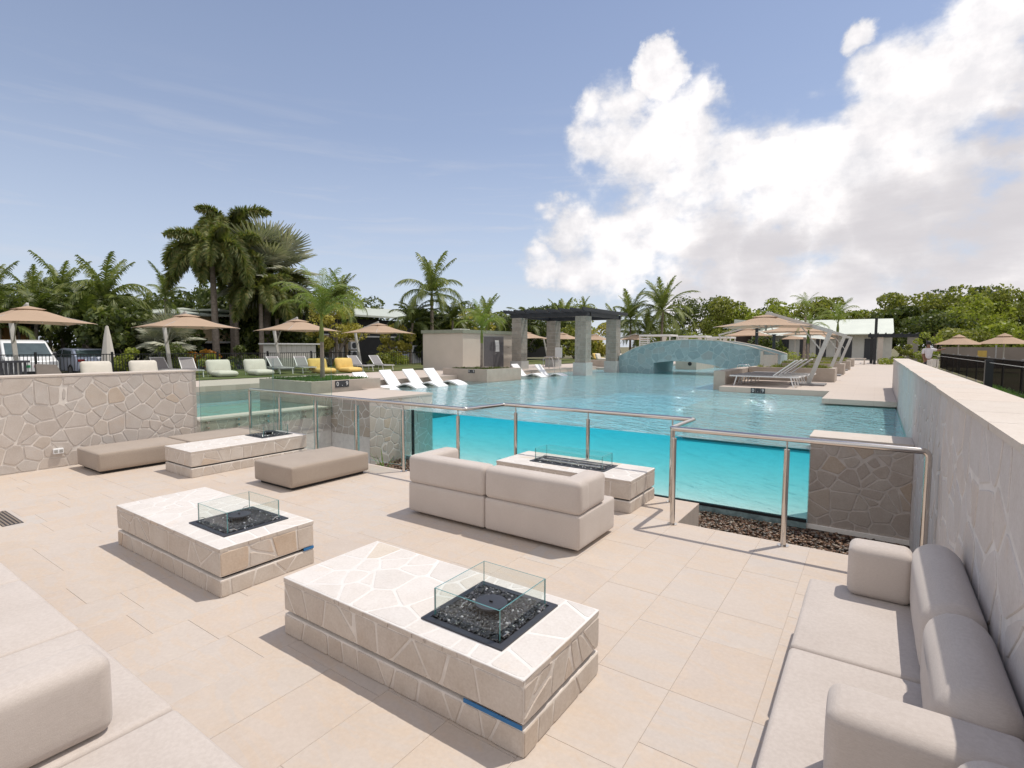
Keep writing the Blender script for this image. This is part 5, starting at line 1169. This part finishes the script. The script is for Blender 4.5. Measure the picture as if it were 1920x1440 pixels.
ut = vehicle('parked_pickup', 'white pickup truck parked behind the fence left of the hut', 'pickup', (.70, .70, .70), [(-2.6, .4, 0), (2.55, .4, 0), (2.6, .8, 0), (2.4, 1.02, 0), (1.25, 1.12, 0), (.65, 1.68, 1), (.3, 1.75, 1), (-.85, 1.72, 1), (-1.0, 1.12, 0), (-2.6, 1.10, 0)],
    [('side', [(1.05, 1.15), (.1, 1.15), (.1, 1.62), (.6, 1.6)]), ('side', [(.0, 1.15), (-.85, 1.15), (-.8, 1.6), (0, 1.62)])], 1.85, (-1.6, 1.65), .38, [('headlight', 2.5, .68, .88, .12, .3, .16, lamp_w), ('tail_light', -2.58, .8, .9, .06, .12, .3, lamp_r)])
ut.location = (-29.3, 28.6, .12); ut.rotation_euler.z = -pi/2+.35

# ------------------------------------------------------------------ person beyond the right wall
def person():
    t = thing('person', 'person in a white shirt and dark trousers reaching towards a post beyond the right wall', 'person', (1.9, 30, .42))
    def skin(name, pts, edges, rad, mt):
        me = bpy.data.meshes.new(name); me.from_pydata(pts, edges, []); o = bpy.data.objects.new(name, me); COL.objects.link(o); o.parent = t
        me.materials.append(mt); o.modifiers.new('skin', 'SKIN'); s_ = o.modifiers.new('sub', 'SUBSURF'); s_.levels = s_.render_levels = 2
        for v, r in zip(me.skin_vertices[0].data, rad): v.radius = (r, r) if not isinstance(r, tuple) else r
        me.skin_vertices[0].data[0].use_root = True
        for p in me.polygons: p.use_smooth = True
        return o
    sk = simple('skin_tone', (.22, .11, .07), .6, 0, 8, .05)
    P = [(0, 0, .93), (0, 0, 1.12), (0, .01, 1.36), (0, 0, 1.50), (0, -.01, 1.60), (0, -.02, 1.70), (-.17, 0, 1.40), (-.22, -.02, 1.13), (-.20, -.12, .92), (-.19, -.17, .83), (.17, 0, 1.40), (.36, -.05, 1.36), (.56, -.10, 1.42), (.64, -.12, 1.45),
         (-.09, 0, .86), (-.10, -.02, .48), (-.10, .03, .09), (-.10, -.10, .04), (.09, 0, .86), (.12, .03, .48), (.13, .06, .09), (.13, -.07, .04)]
    E = [(0, 1), (1, 2), (2, 3), (3, 4), (4, 5), (2, 6), (6, 7), (7, 8), (8, 9), (2, 10), (10, 11), (11, 12), (12, 13), (0, 14), (14, 15), (15, 16), (16, 17), (0, 18), (18, 19), (19, 20), (20, 21)]
    rr = [(.15, .10), (.14, .10), (.15, .10), .055, .085, .07, .055, .042, .034, .03, .055, .042, .034, .03, .085, .06, .042, .035, .085, .06, .042, .035]
    skin('body', P, E, rr, sk)
    shirt = [(0, 0, .90), (0, 0, 1.12), (0, .01, 1.38), (0, 0, 1.47), (-.18, 0, 1.40), (-.22, -.02, 1.18), (.18, 0, 1.40), (.34, -.05, 1.37)]
    skin('shirt', shirt, [(0, 1), (1, 2), (2, 3), (2, 4), (4, 5), (2, 6), (6, 7)], [(.18, .13), (.165, .125), (.175, .125), .075, .078, .068, .078, .068], simple('white_shirt', (.62, .58, .60), .8))
    tr = [(0, 0, .95), (0, 0, .86), (-.09, 0, .82), (-.10, -.02, .48), (-.10, .03, .12), (.09, 0, .82), (.12, .03, .48), (.13, .06, .12)]
    skin('trousers', tr, [(0, 1), (1, 2), (2, 3), (3, 4), (1, 5), (5, 6), (6, 7)], [(.165, .12), (.16, .12), .10, .078, .065, .10, .078, .065], simple('dark_trousers', (.04, .035, .04), .8))
    m = M(); m.rbox(-.095+1.9, 30-.10, .42+1.62, .095+1.9, 30.10, .42+1.82, .07, 3); m.build('hair', simple('dark_hair', (.015, .012, .01), .6), t, 60)
    t.rotation_euler.z = .3; t.scale = (.93,)*3
person()
# ================================================================== vegetation
def frond_mesh(name, m, L=2.2, a0=50, droop=110, n=34, ll=.5, w=.035, hang=.35, plume=False, seed=0, curl=1.4, spread=60, stem=.018):
    rg = np.random.default_rng(seed); P = []; x = z = 0.0; N = 26; T = []
    for i in range(N+1):
        s_ = i/N; a = R(a0-droop*s_**curl); P.append((x, 0, z)); T.append((cos(a), 0, sin(a))); x += cos(a)*L/N; z += sin(a)*L/N
    P = np.array(P); T = np.array(T); q = []
    for i in range(N):   # rachis, a thin strip with two sides
        w0 = stem*(1-.8*i/N); a, b = P[i], P[i+1]
        q.append([a+[0, -w0, 0], b+[0, -w0, 0], b+[0, w0, 0], a+[0, w0, 0]]); q.append([a+[0, 0, -w0], b+[0, 0, -w0], b+[0, 0, w0], a+[0, 0, w0]])
    rows = 5 if plume else 2
    for k in range(n):
        s_ = .14+.86*k/n; i = min(N-1, int(s_*N)); f_ = s_*N-i; p = P[i]*(1-f_)+P[i+1]*f_; t_ = T[i]; nrm = np.array([-t_[2], 0, t_[0]])
        pr = math.sin(pi*min(1, (.12+.88*(s_-.14)/.86)))**.55 if s_ < .97 else .35
        for j in range(rows):
            if plume: an = rg.uniform(0, 2*pi); sd = np.array([0, cos(an), 0])+nrm*sin(an); sd = sd*1.0; back = rg.uniform(.35, .9)
            else: sd = np.array([0, 1 if j else -1, 0])+nrm*.25; back = 1/math.tan(R(spread))*rg.uniform(.8, 1.25)*(1+1.6*s_)
            d = sd+t_*back; d = d/np.linalg.norm(d); l = ll*pr*rg.uniform(.82, 1.12); g = np.array([0, 0, -hang*l*rg.uniform(.7, 1.3)])
            wv = t_*w*.5*(1.0 if not plume else .9); m1 = p+d*l*.5+g*.22; e = p+d*l+g
            q.append([p-wv, p+wv, m1+wv*.9, m1-wv*.9]); q.append([m1-wv*.9, m1+wv*.9, e+wv*.1, e-wv*.1])
    o = quads(name, np.array(q), m); me = o.data; bpy.data.objects.remove(o); return me
def fan_mesh(name, m, Rd=1.5, pet=1.3, seed=0, seg=30, arc=255, cup=.25, tipdroop=.25):
    rg = np.random.default_rng(seed); q = []; c = np.array([pet, 0, 0.]); 
    for i in range(6):
        a, b = np.array([pet*i/6, 0, 0]), np.array([pet*(i+1)/6, 0, 0]); q.append([a+[0, -.03, 0], b+[0, -.03, 0], b+[0, .03, 0], a+[0, .03, 0]]); q.append([a+[0, 0, -.03], b+[0, 0, -.03], b+[0, 0, .03], a+[0, 0, .03]])
    for k in range(seg):
        th = R(-arc/2+arc*(k+.5)/seg); dw = R(arc/seg)*.52; rr = Rd*(.82+.18*cos(th*.6))*rg.uniform(.93, 1.05)
        def pt(r, t_, z): return c+np.array([cos(t_)*r, sin(t_)*r, z])
        z1 = cup*(.55*Rd)*abs(sin(th))*.6+.02*(-1)**k; z2 = cup*Rd*abs(sin(th))*.5-tipdroop*Rd*rg.uniform(.5, 1.2)*.5
        q.append([pt(.05, th-dw, 0), pt(.58*rr, th-dw, z1-.02), pt(.58*rr, th, z1+.045), pt(.05, th, 0)]); q.append([pt(.05, th, 0), pt(.58*rr, th, z1+.045), pt(.58*rr, th+dw, z1-.02), pt(.05, th+dw, 0)])
        q.append([pt(.58*rr, th-dw, z1-.02), pt(rr, th-dw*.15, z2), pt(rr, th, z2+.01), pt(.58*rr, th, z1+.045)]); q.append([pt(.58*rr, th, z1+.045), pt(rr, th, z2+.01), pt(rr, th+dw*.15, z2), pt(.58*rr, th+dw, z1-.02)])
    o = quads(name, np.array(q), m); me = o.data; bpy.data.objects.remove(o); return me
FM = {}
def fset(kind):
    if kind in FM: return FM[kind]
    if kind == 'young': r = [frond_mesh('frond', young_m, 2.1, a, d, 40, .55, .024, .55, False, i, 1.5, 50, .014) for i, (a, d) in enumerate([(87, 60), (79, 105), (68, 125), (54, 130)])]
    elif kind == 'foxtail': r = [frond_mesh('frond', foxtail_m, 2.9, a, d, 96, .52, .085, .30, True, i, .85, 60, .02) for i, (a, d) in enumerate([(82, 110), (72, 170), (55, 158), (35, 135), (12, 108)])]
    elif kind == 'coco': r = [frond_mesh('frond', palm_m, 3.0, a, d, 40, .70, .07, .45, False, i, 1.4, 55, .03) for i, (a, d) in enumerate([(82, 45), (60, 75), (38, 95), (12, 90), (-18, 65)])]
    elif kind == 'royal': r = [frond_mesh('frond', palm_m, 2.7, a, d, 44, .55, .06, .8, False, i, 1.25, 60, .025) for i, (a, d) in enumerate([(84, 50), (64, 115), (44, 140), (20, 125)])]
    elif kind == 'dark': r = [frond_mesh('frond', dark_leaf, 2.2, a, d, 34, .55, .07, .5, False, i, 1.4, 60, .02) for i, (a, d) in enumerate([(80, 80), (60, 105), (40, 110), (15, 90)])]
    elif kind == 'fan': r = [fan_mesh('fan_leaf', bis_m, 1.35, 1.25, i, 30, 250, .3, .2) for i in range(3)]
    FM[kind] = r; return r
def palm(label, loc, h, kind, nf, sc=1.0, tr=.16, lean=(0, 0), seed=1, group=None, cat='palm tree', skirt=0):
    rg = random.Random(seed); t = thing('palm_tree', label, cat, loc, group); lx, ly = lean
    path = [(loc[0]+lx*s_*s_*h, loc[1]+ly*s_*s_*h, loc[2]+h*s_) for s_ in [i/7 for i in range(8)]]
    m = M(); m.tube(path, [tr*(1.25 if i == 0 else 1-.05*i) for i in range(8)], 9); m.build('trunk', bark_m, t, 60)
    top = Vector(path[-1])-Vector(loc)
    if kind in ('foxtail', 'royal', 'young'):
        m = M(); q = Vector(path[-1]); m.tube([q-Vector((0, 0, .3)), q, q+Vector((0, 0, .45*sc))], [tr*.85, tr*.9, tr*.3], 8); m.build('crownshaft', young_m if kind == 'young' else palm_m, t, 60); top.z += .3*sc
    fs = fset(kind); K = len(fs); name = 'fan_leaf' if kind == 'fan' else 'frond'
    for i in range(nf):
        u = i/nf; az = i*2.39996+rg.uniform(-.25, .25)
        if kind == 'fan':
            o = bpy.data.objects.new(name, fs[i % K]); el = R(78-125*u+rg.uniform(-8, 8)); o.rotation_euler = Euler((rg.uniform(-.5, .5), -el, az), 'XYZ'); s_ = sc*rg.uniform(.85, 1.1)
        else:
            o = bpy.data.objects.new(name, fs[min(K-1, int(u*K))]); o.rotation_euler = (rg.uniform(-.12, .12), rg.uniform(-.12, .12), az); s_ = sc*rg.uniform(.85, 1.1)
        o.location = top; o.scale = (s_,)*3; COL.objects.link(o); o.parent = t
    return t
def pup(v, n): return v
LZ2 = .5
# the big group of palms in the centre left
palm('tall foxtail palm with shaggy drooping plumes, nearest of the big group', (-33.0, 16.3, LZ2), 6.3, 'foxtail', 22, 1.12, .22, (.02, -.02), 3)
palm('tallest foxtail palm, crown top of the big palm group', (-35.3, 18.6, LZ2), 8.3, 'foxtail', 22, 1.12, .22, (0, -.02), 4)
palm('slim foxtail palm between the two tall ones and the silver fan palm', (-33.8, 18.0, LZ2), 6.4, 'foxtail', 20, 1.1, .16, (0, .0), 5)
palm('big silver fan palm with round fan leaves in the palm group', (-34.0, 20.2, LZ2), 6.0, 'fan', 34, 1.50, .26, (0, .02), 6)
palm('lower foxtail palm in front of the silver fan palm', (-31.8, 18.5, LZ2), 4.2, 'foxtail', 18, .95, .17, (0, .0), 7)
palm('foxtail palm with brownish plume right of the lower one', (-33.0, 20.3, LZ2), 4.4, 'foxtail', 18, .95, .15, (0, .0), 8)
palm('small silver fan palm left of the second umbrella', (-31.5, 13.0, .2), 1.7, 'fan', 22, .68, .2, (0, 0), 9)
palm('pale coconut palm frond fan reaching over the house roof from the left', (-38.5, 15.9, LZ2), 4.3, 'coco', 16, .8, .15, (0, 0), 10)
palm('young green palm growing in the large planter by the kids pool', (-11.75, 8.45, .85), 1.35, 'young', 15, .78, .062, (0, 0), 11)
palm('young green palm growing in the square planter before the grey hut', (-13.85, 17.85, .78), 1.45, 'young', 15, .72, .07, (0, 0), 12)
palm('tall royal palm with hanging fronds left of the hut roof', (-26.5, 28.3, LZ2), 4.5, 'royal', 17, 1.25, .16, (0, 0), 13)
palm('coconut palm right of the pergola, shorter one of the pair', (-23.2, 57.5, LZ2), 4.3, 'coco', 24, 1.25, .15, (0, 0), 14)
palm('big round crowned coconut palm, taller of the pair right of the pergola', (-19.6, 57.5, LZ2), 5.2, 'coco', 30, 1.42, .16, (.02, 0), 15)
palm('small curly palm peeking above the pergola roof', (-33.4, 66, LZ2), 6.3, 'royal', 10, .75, .12, (0, 0), 16)
palm('thin feathery palm on a dark trunk behind the big right umbrella', (-4.9, 49.5, DZ), 4.1, 'young', 12, .85, .12, (0, 0), 17)
palm('palm with hanging feathery crown in front of the pavilion roof', (-2.3, 43.5, DZ), 2.6, 'young', 13, 1.0, .10, (0, 0), 18)
palm('slender palm trunk standing in the nearest right hand planter', (-2.15, 22.9, 1.0), 1.25, 'young', 9, .45, .06, (0, 0), 19)
palm('palm behind the lounge umbrella at the far left edge', (-37, 3.6, LZ2), 5.2, 'dark', 18, 1.2, .16, (0, 0), 20)
for i, (x, y, h, k, sc) in enumerate([(-39, 6.6, 5.0, 'royal', .8), (-40, 8.0, 5.5, 'royal', .85), (-41, 9.8, 5.5, 'royal', .85), (-42, 11.4, 6.2, 'royal', 1.0), (-39, 11.6, 5.4, 'dark', 1.1), (-37.5, 12.2, 5.6, 'royal', 1.1), (-36.5, 11.0, 4.2, 'dark', 1.1), (-40, 13.6, 4.9, 'dark', 1.0), (-37.5, 9.0, 4.4, 'dark', 1.2), (-38.5, 14.6, 4.0, 'royal', .9), (-36.6, 7.4, 4.0, 'dark', 1.1), (-40.5, 5.2, 4.2, 'dark', 1.1)]):
    lab = ['leftmost feathery palm top over the dark house', 'second feathery palm top over the dark house', 'third feathery palm top over the dark house', 'highest feathery palm in the left thicket', 'dark palm under the highest one in the left thicket', 'bright green broad crowned palm at the right of the left thicket', 'dark low palm in the middle of the left thicket', 'dark palm at the right edge of the left thicket', 'dark spreading palm above the first umbrella', 'palm with thin fronds near the fan palm', 'dark palm low behind the first umbrella', 'dark palm beside the left edge of the photo'][i]
    palm(lab, (x, y, LZ2), max(1.6, h*.80-1.1), k, 18, sc*1.08, .13, (rg.uniform(-.03, .03), rg.uniform(-.03, .03)), 30+i, 'palms of the left thicket')
for i, (x, y, h, k, sc, lab) in enumerate([(-30.5, 22.6, 3.6, 'dark', .9, 'dark palm behind the third umbrella'), (-31.5, 24.2, 4.2, 'royal', .8, 'bent palm left of the green roof'), (-27, 26.6, 2.9, 'dark', .95, 'low dark palm left of the tall royal palm'), (-26.2, 30.2, 3.2, 'dark', .95, 'low dark palm right of the tall royal palm'), (-25.5, 33.2, 3.0, 'royal', .75, 'bent palm top right of the hut palm'), (-30, 46, 3.4, 'dark', 1.2, 'dark palm seen through the pergola, left'), (-29, 52, 3.2, 'royal', 1.2, 'palm seen through the pergola, right'), (-26, 60, 2.6, 'royal', 1.3, 'low yellowish palm under the shorter coconut palm'), (-22, 60, 2.2, 'royal', 1.3, 'low palm between the coconut palms')]):
    palm(lab, (x, y, LZ2), h, k, 17, sc*1.12, .12, (rg.uniform(-.06, .06), rg.uniform(-.06, .06)), 60+i)

# leafy trees : trunk with limbs, crown of leaf clumps
def leaves(P, size, rg, up=.35):
    n = len(P); a = rg.normal(0, 1, (n, 3)); a[:, 2] += up; a /= np.linalg.norm(a, axis=1)[:, None]
    b = np.cross(a, rg.normal(0, 1, (n, 3))); b /= np.linalg.norm(b, axis=1)[:, None]; c = np.cross(a, b)
    s = size*rg.uniform(.6, 1.3, (n, 1)); l = s*rg.uniform(.5, .8, (n, 1))
    return np.stack([P-b*s*.5, P-c*l*.5+a*s*.06, P+b*s*.5, P+c*l*.5+a*s*.06], 1)
def crown_pts(cx, cy, z0, z1, rx, n, rg, nb=14):
    cs = []
    for _ in range(nb):
        u = rg.uniform(0, 1); an = rg.uniform(0, 2*pi); rr = rx*math.sqrt(rg.uniform(0, 1))*(.55+.45*math.sin(pi*min(1, u*.85+.1)))
        cs.append((cx+cos(an)*rr, cy+sin(an)*rr, z0+(z1-z0)*(.15+.80*u*(1-.35*(rr/rx)**2)), rx*rg.uniform(.24, .46)))
    pts = []
    for k in range(nb):
        x, y, z, r = cs[k]; m = n//nb; d = rg.normal(0, 1, (m, 3)); d /= np.linalg.norm(d, axis=1)[:, None]; rad = r*rg.uniform(.55, 1.05, (m, 1))**.6
        p = d*rad; p[:, 2] *= .72; pts.append(p+np.array([x, y, z]))
    return np.concatenate(pts), cs
def tree(label, x, y, z, h, rx, m, n=2600, ls=.30, seed=0, group=None, low=.30, name='tree', cat='tree', nb=16):
    rg = np.random.default_rng(seed); t = thing(name, label, cat, (x, y, z), group)
    P, cs = crown_pts(x, y, z+h*low, z+h, rx, n, rg, nb)
    mm = M(); mm.tube([(x, y, z), (x+.1, y, z+h*low*.7), (x, y+.1, z+h*.62)], [h*.032, h*.024, h*.012], 7); mm.build('trunk', bark_m, t, 60)
    for k in range(0, min(nb, 10), 2):
        mm = M(); mm.tube([(x, y, z+h*low*.75), ((x+cs[k][0])/2, (y+cs[k][1])/2, (z+h*low+cs[k][2])/2-.05*h), cs[k][:3]], [h*.014, h*.010, h*.005], 5); mm.build('limb', bark_m, t, 60)
    quads('crown', leaves(P, ls, rg), m, t); return t
def shrub(label, x, y, z, h, rx, m, n=900, ls=.16, seed=0, group=None, ry=None):
    rg = np.random.default_rng(seed); t = thing('shrub', label, 'shrub', (x, y, z), group); P, cs = crown_pts(x, y, z, z+h, rx, n, rg, 9)
    if ry: P[:, 1] = y+(P[:, 1]-y)*ry/rx
    P[:, 2] = np.maximum(P[:, 2], z+.03)
    quads('foliage', leaves(P, ls, rg, .6), m, t); mm = M(); mm.tube([(x, y, z-.1), (x, y, z+h*.6)], .04, 6); mm.build('stem', bark_m, t); return t
LM = {'d': dark_leaf, 'o': olive_leaf, 'b': bright_leaf, 'y': yellow_leaf, 'c': croton_leaf}
shapes = [('domed dark green tree right of the coconut palms', -27.6, 105, 10.6, 6.6, 'd', 5200), ('paler rounded tree overlapping the domed dark one', -23.6, 100, 10.0, 5.2, 'o', 4600), ('yellow green low tree behind the bridge centre', -19.6, 98, 8.0, 5.0, 'b', 3800), ('yellow green tree left of the big right umbrella', -15.6, 98, 8.2, 4.6, 'b', 3800), ('bright green airy tree above the big right umbrella', -14.6, 104, 10.2, 3.6, 'b', 3000), ('dark tree behind the big right umbrella', -17.5, 108, 9.6, 4.0, 'd', 2800),
 ('olive tree behind the thin feathery palm', -7.6, 90, 8.6, 3.8, 'o', 3600), ('grey green tree left of the pavilion roof end', -4.2, 92, 8.8, 3.8, 'o', 3800), ('small olive tree above the pavilion roof', -1.4, 94, 7.4, 3.4, 'b', 3000), ('dark tree above the pavilion right gable', 1.4, 98, 8.2, 3.6, 'd', 3000),
 ('tall olive tree behind the far pergola', 4.0, 92, 9.6, 4.6, 'o', 4400), ('dark tree right of the pavilion', 2.6, 88, 7.2, 3.4, 'd', 3600), ('wide olive tree in the middle of the right treeline', 7.8, 92, 9.8, 5.0, 'o', 4800), ('flat topped dark tree sticking out of the right treeline', 8.4, 104, 11.8, 3.4, 'd', 2400), ('bright tree in front of the right treeline', 8.6, 80, 7.2, 4.6, 'b', 4800), ('dark tree right of the bright one in the treeline', 12.2, 96, 9.8, 4.6, 'd', 4200),
 ('olive tree above the left small umbrella', 12.2, 84, 8.2, 4.2, 'o', 4200), ('yellow green tree near the right frame edge', 15.8, 88, 9.2, 4.8, 'b', 4600), ('dark tree right of it at the right frame edge', 19.6, 92, 9.2, 4.8, 'd', 3800), ('last olive tree at the right frame edge', 20.5, 84, 9.0, 4.6, 'o', 3800), ('tree filling the gap behind the far pergola pillar', 5.4, 76, 5.2, 3.6, 'd', 3400), ('low bright bush tree behind the grey cloth fence', 10.6, 66, 3.6, 3.0, 'b', 2600), ('low dark bush tree behind the grey cloth fence on the right', 14.6, 68, 4.6, 3.6, 'd', 2800), ('low green bush tree behind the grey cloth fence, left', 6.6, 64, 3.2, 2.4, 'o', 2000), ('rounded dark shrub tree at the treeline foot', 17.6, 72, 5.0, 3.4, 'o', 2600)]
for i, (lab, x, y, h, rx, k, n) in enumerate(shapes): tree(lab, x, y, .3, h, rx, LM[k], n, .46 if y > 85 else .36, 100+i, None, .16, nb=20)
mid = [('low mixed green bush left of the domed tree', -31.5, 92, 5.4, 4.2, 'o', 3000), ('low dark bush behind the cabanas', -27, 84, 4.2, 3.6, 'd', 2600), ('low green bush behind the middle cabana', -21.5, 80, 4.0, 3.8, 'b', 2600), ('low olive bush behind the farthest cabana', -16.6, 78, 4.2, 3.6, 'o', 2600), ('brownish bush behind the small bridge umbrella', -12.6, 76, 4.6, 3.0, 'o', 2400), ('green bush below the pale shade sail', -10.6, 66, 2.6, 2.0, 'd', 1500),
 ('green tree seen above the pergola roof', -38, 72, 8.6, 3.4, 'b', 2800), ('dark broad tree behind the left pergola columns', -31.5, 48, 6.0, 3.4, 'd', 4000), ('dark tree behind the middle of the pergola', -32.5, 56, 6.2, 3.6, 'd', 4000), ('yellow green bush behind the right pergola column', -24.8, 52.5, 4.0, 2.2, 'y', 1500), ('olive bush right of the front pergola column', -26.5, 50, 3.4, 2.4, 'o', 1800),
 ('green tree behind the pale green roof', -44, 33.5, 7.3, 3.2, 'b', 3600), ('second green tree behind the pale green roof', -45, 38, 7.2, 3.4, 'd', 3600), ('dark tree behind the tall royal palm', -36, 42, 6.2, 3.2, 'd', 3200), ('bush with yellow tips right of the tall royal palm', -33.5, 42, 5.6, 1.8, 'y', 900),
 ('dark tree filling behind the foxtail palms', -42, 19.5, 6.2, 3.2, 'd', 3600), ('dark tree between the fan palm and the young palm', -41, 24.5, 6.4, 3.4, 'd', 3800), ('dark undergrowth tree below the silver fan palm', -36, 21.6, 4.4, 2.6, 'd', 3400), ('olive brown tree at the far left edge', -43, 2.6, 7.2, 3.4, 'o', 3800), ('dark tree over the dark house, left', -45, 7.2, 5.2, 3.8, 'd', 3800), ('dark tree over the dark house, middle', -45, 11.5, 5.4, 4.0, 'd', 4200), ('dark tree left of the two storey house', -44.5, 15.6, 4.9, 3.4, 'd', 3800), ('dark tree behind the two storey house', -48, 21, 6.6, 4.0, 'd', 3400), ('dark tree between the house and the lower foxtail palm', -36, 20.0, 4.0, 2.4, 'd', 3600), ('dark undergrowth right of the silver fan palm', -34.5, 22.6, 3.6, 2.3, 'd', 3600), ('dark garden tree behind the clipped bush', -34.5, 12.2, 3.8, 2.2, 'd', 3200), ('dark garden tree behind the small fan palm', -34.6, 14.4, 3.0, 1.9, 'd', 2800), ('dark tree around the foot of the tall royal palm', -28.4, 29.6, 4.3, 1.9, 'd', 4000), ('olive tree right of the tall royal palm', -28.0, 32.0, 3.9, 1.8, 'o', 3000), ('dark shade tree behind the yellow shrubs', -43.5, 28.5, 6.6, 3.2, 'd', 3400)]
for i, (lab, x, y, h, rx, k, n) in enumerate(mid): tree(lab, x, y, .2, h, rx, LM[k], int(n*1.3), .32, 200+i, None, .15, nb=18)
tree('rounded golden shrub tree behind the young planter palm', -29.0, 21.9, .45, 4.35, 1.65, yellow_leaf, 5200, .17, 301, None, .22, 'tree', 'tree', 22)
tree('smaller golden shrub tree left of the grey hut', -27.3, 25.7, .45, 3.0, 1.05, yellow_leaf, 3600, .16, 302, None, .12, 'tree', 'tree', 18)
hed = [('clipped yellow green bush behind the fence right of the silver car', -28.4, 10.15, 1.1, .62, 'b', 1300), ('dark green hedge behind the fence left of the croton', -29.5, 12.6, 1.35, 1.0, 'd', 1500), ('feathery green shrub above the silver car', -38, 12.6, 1.7, .9, 'o', 1200), ('orange croton shrub behind the fence', -30.2, 14.3, 1.5, .75, 'c', 1100), ('dark green hedge right of the orange croton', -30, 16.2, 1.35, 1.0, 'd', 1400), ('low hedge with yellowish leaves under the foxtail palms', -28.2, 17.6, 1.0, 1.3, 'b', 1500), ('small orange shrub left of the white cabinet', -28.3, 19.0, .95, .6, 'c', 600), ('hedge behind the white van', -38.3, 8.6, 1.6, 1.2, 'd', 1500), ('hedge left of the white van', -36, 4.0, 1.5, 1.0, 'o', 1200), ('green plants along the fence right of the pickup', -26.0, 24.2, .95, .9, 'b', 1200), ('green plants along the fence left of the hut', -24.6, 21.9, .85, .8, 'o', 1000), ('leafy plants against the fence by the yellow floor seats', -26.4, 20.3, .6, .7, 'b', 800), ('bush seen between the left pergola columns', -24, 34.6, 2.1, 1.1, 'b', 1200), ('bush behind the ivory floor seats', -26.4, 12.9, .9, .7, 'b', 700), ('agave like plants in front of the pavilion', -6.6, 58, 1.0, 1.6, 'b', 900), ('orange leafed plant in front of the pavilion', -7.6, 55, .9, .6, 'c', 500), ('leafy plants at the foot of the far pergola', .9, 48.6, 1.1, .9, 'b', 900), ('tall leafy plant beside the far pergola stone pillar', 1.7, 48.9, 1.6, .7, 'o', 900), ('green bush beyond the right wall behind the person', 2.9, 47, 2.4, .9, 'b', 900)]
for i, (lab, x, y, h, rx, k, n) in enumerate(hed): shrub(lab, x, y, .45, h, rx, LM[k], n, .13 if h < 1.5 else .17, 400+i)
# grass along the right verge
gr = tufts('grass', .9, 4, 3.4, 26, .42, 900, .3, grass_leaf, None, 77, 45, .16); tag(gr, 'strip of green grass between the right wall and the dark fence', 'grass')
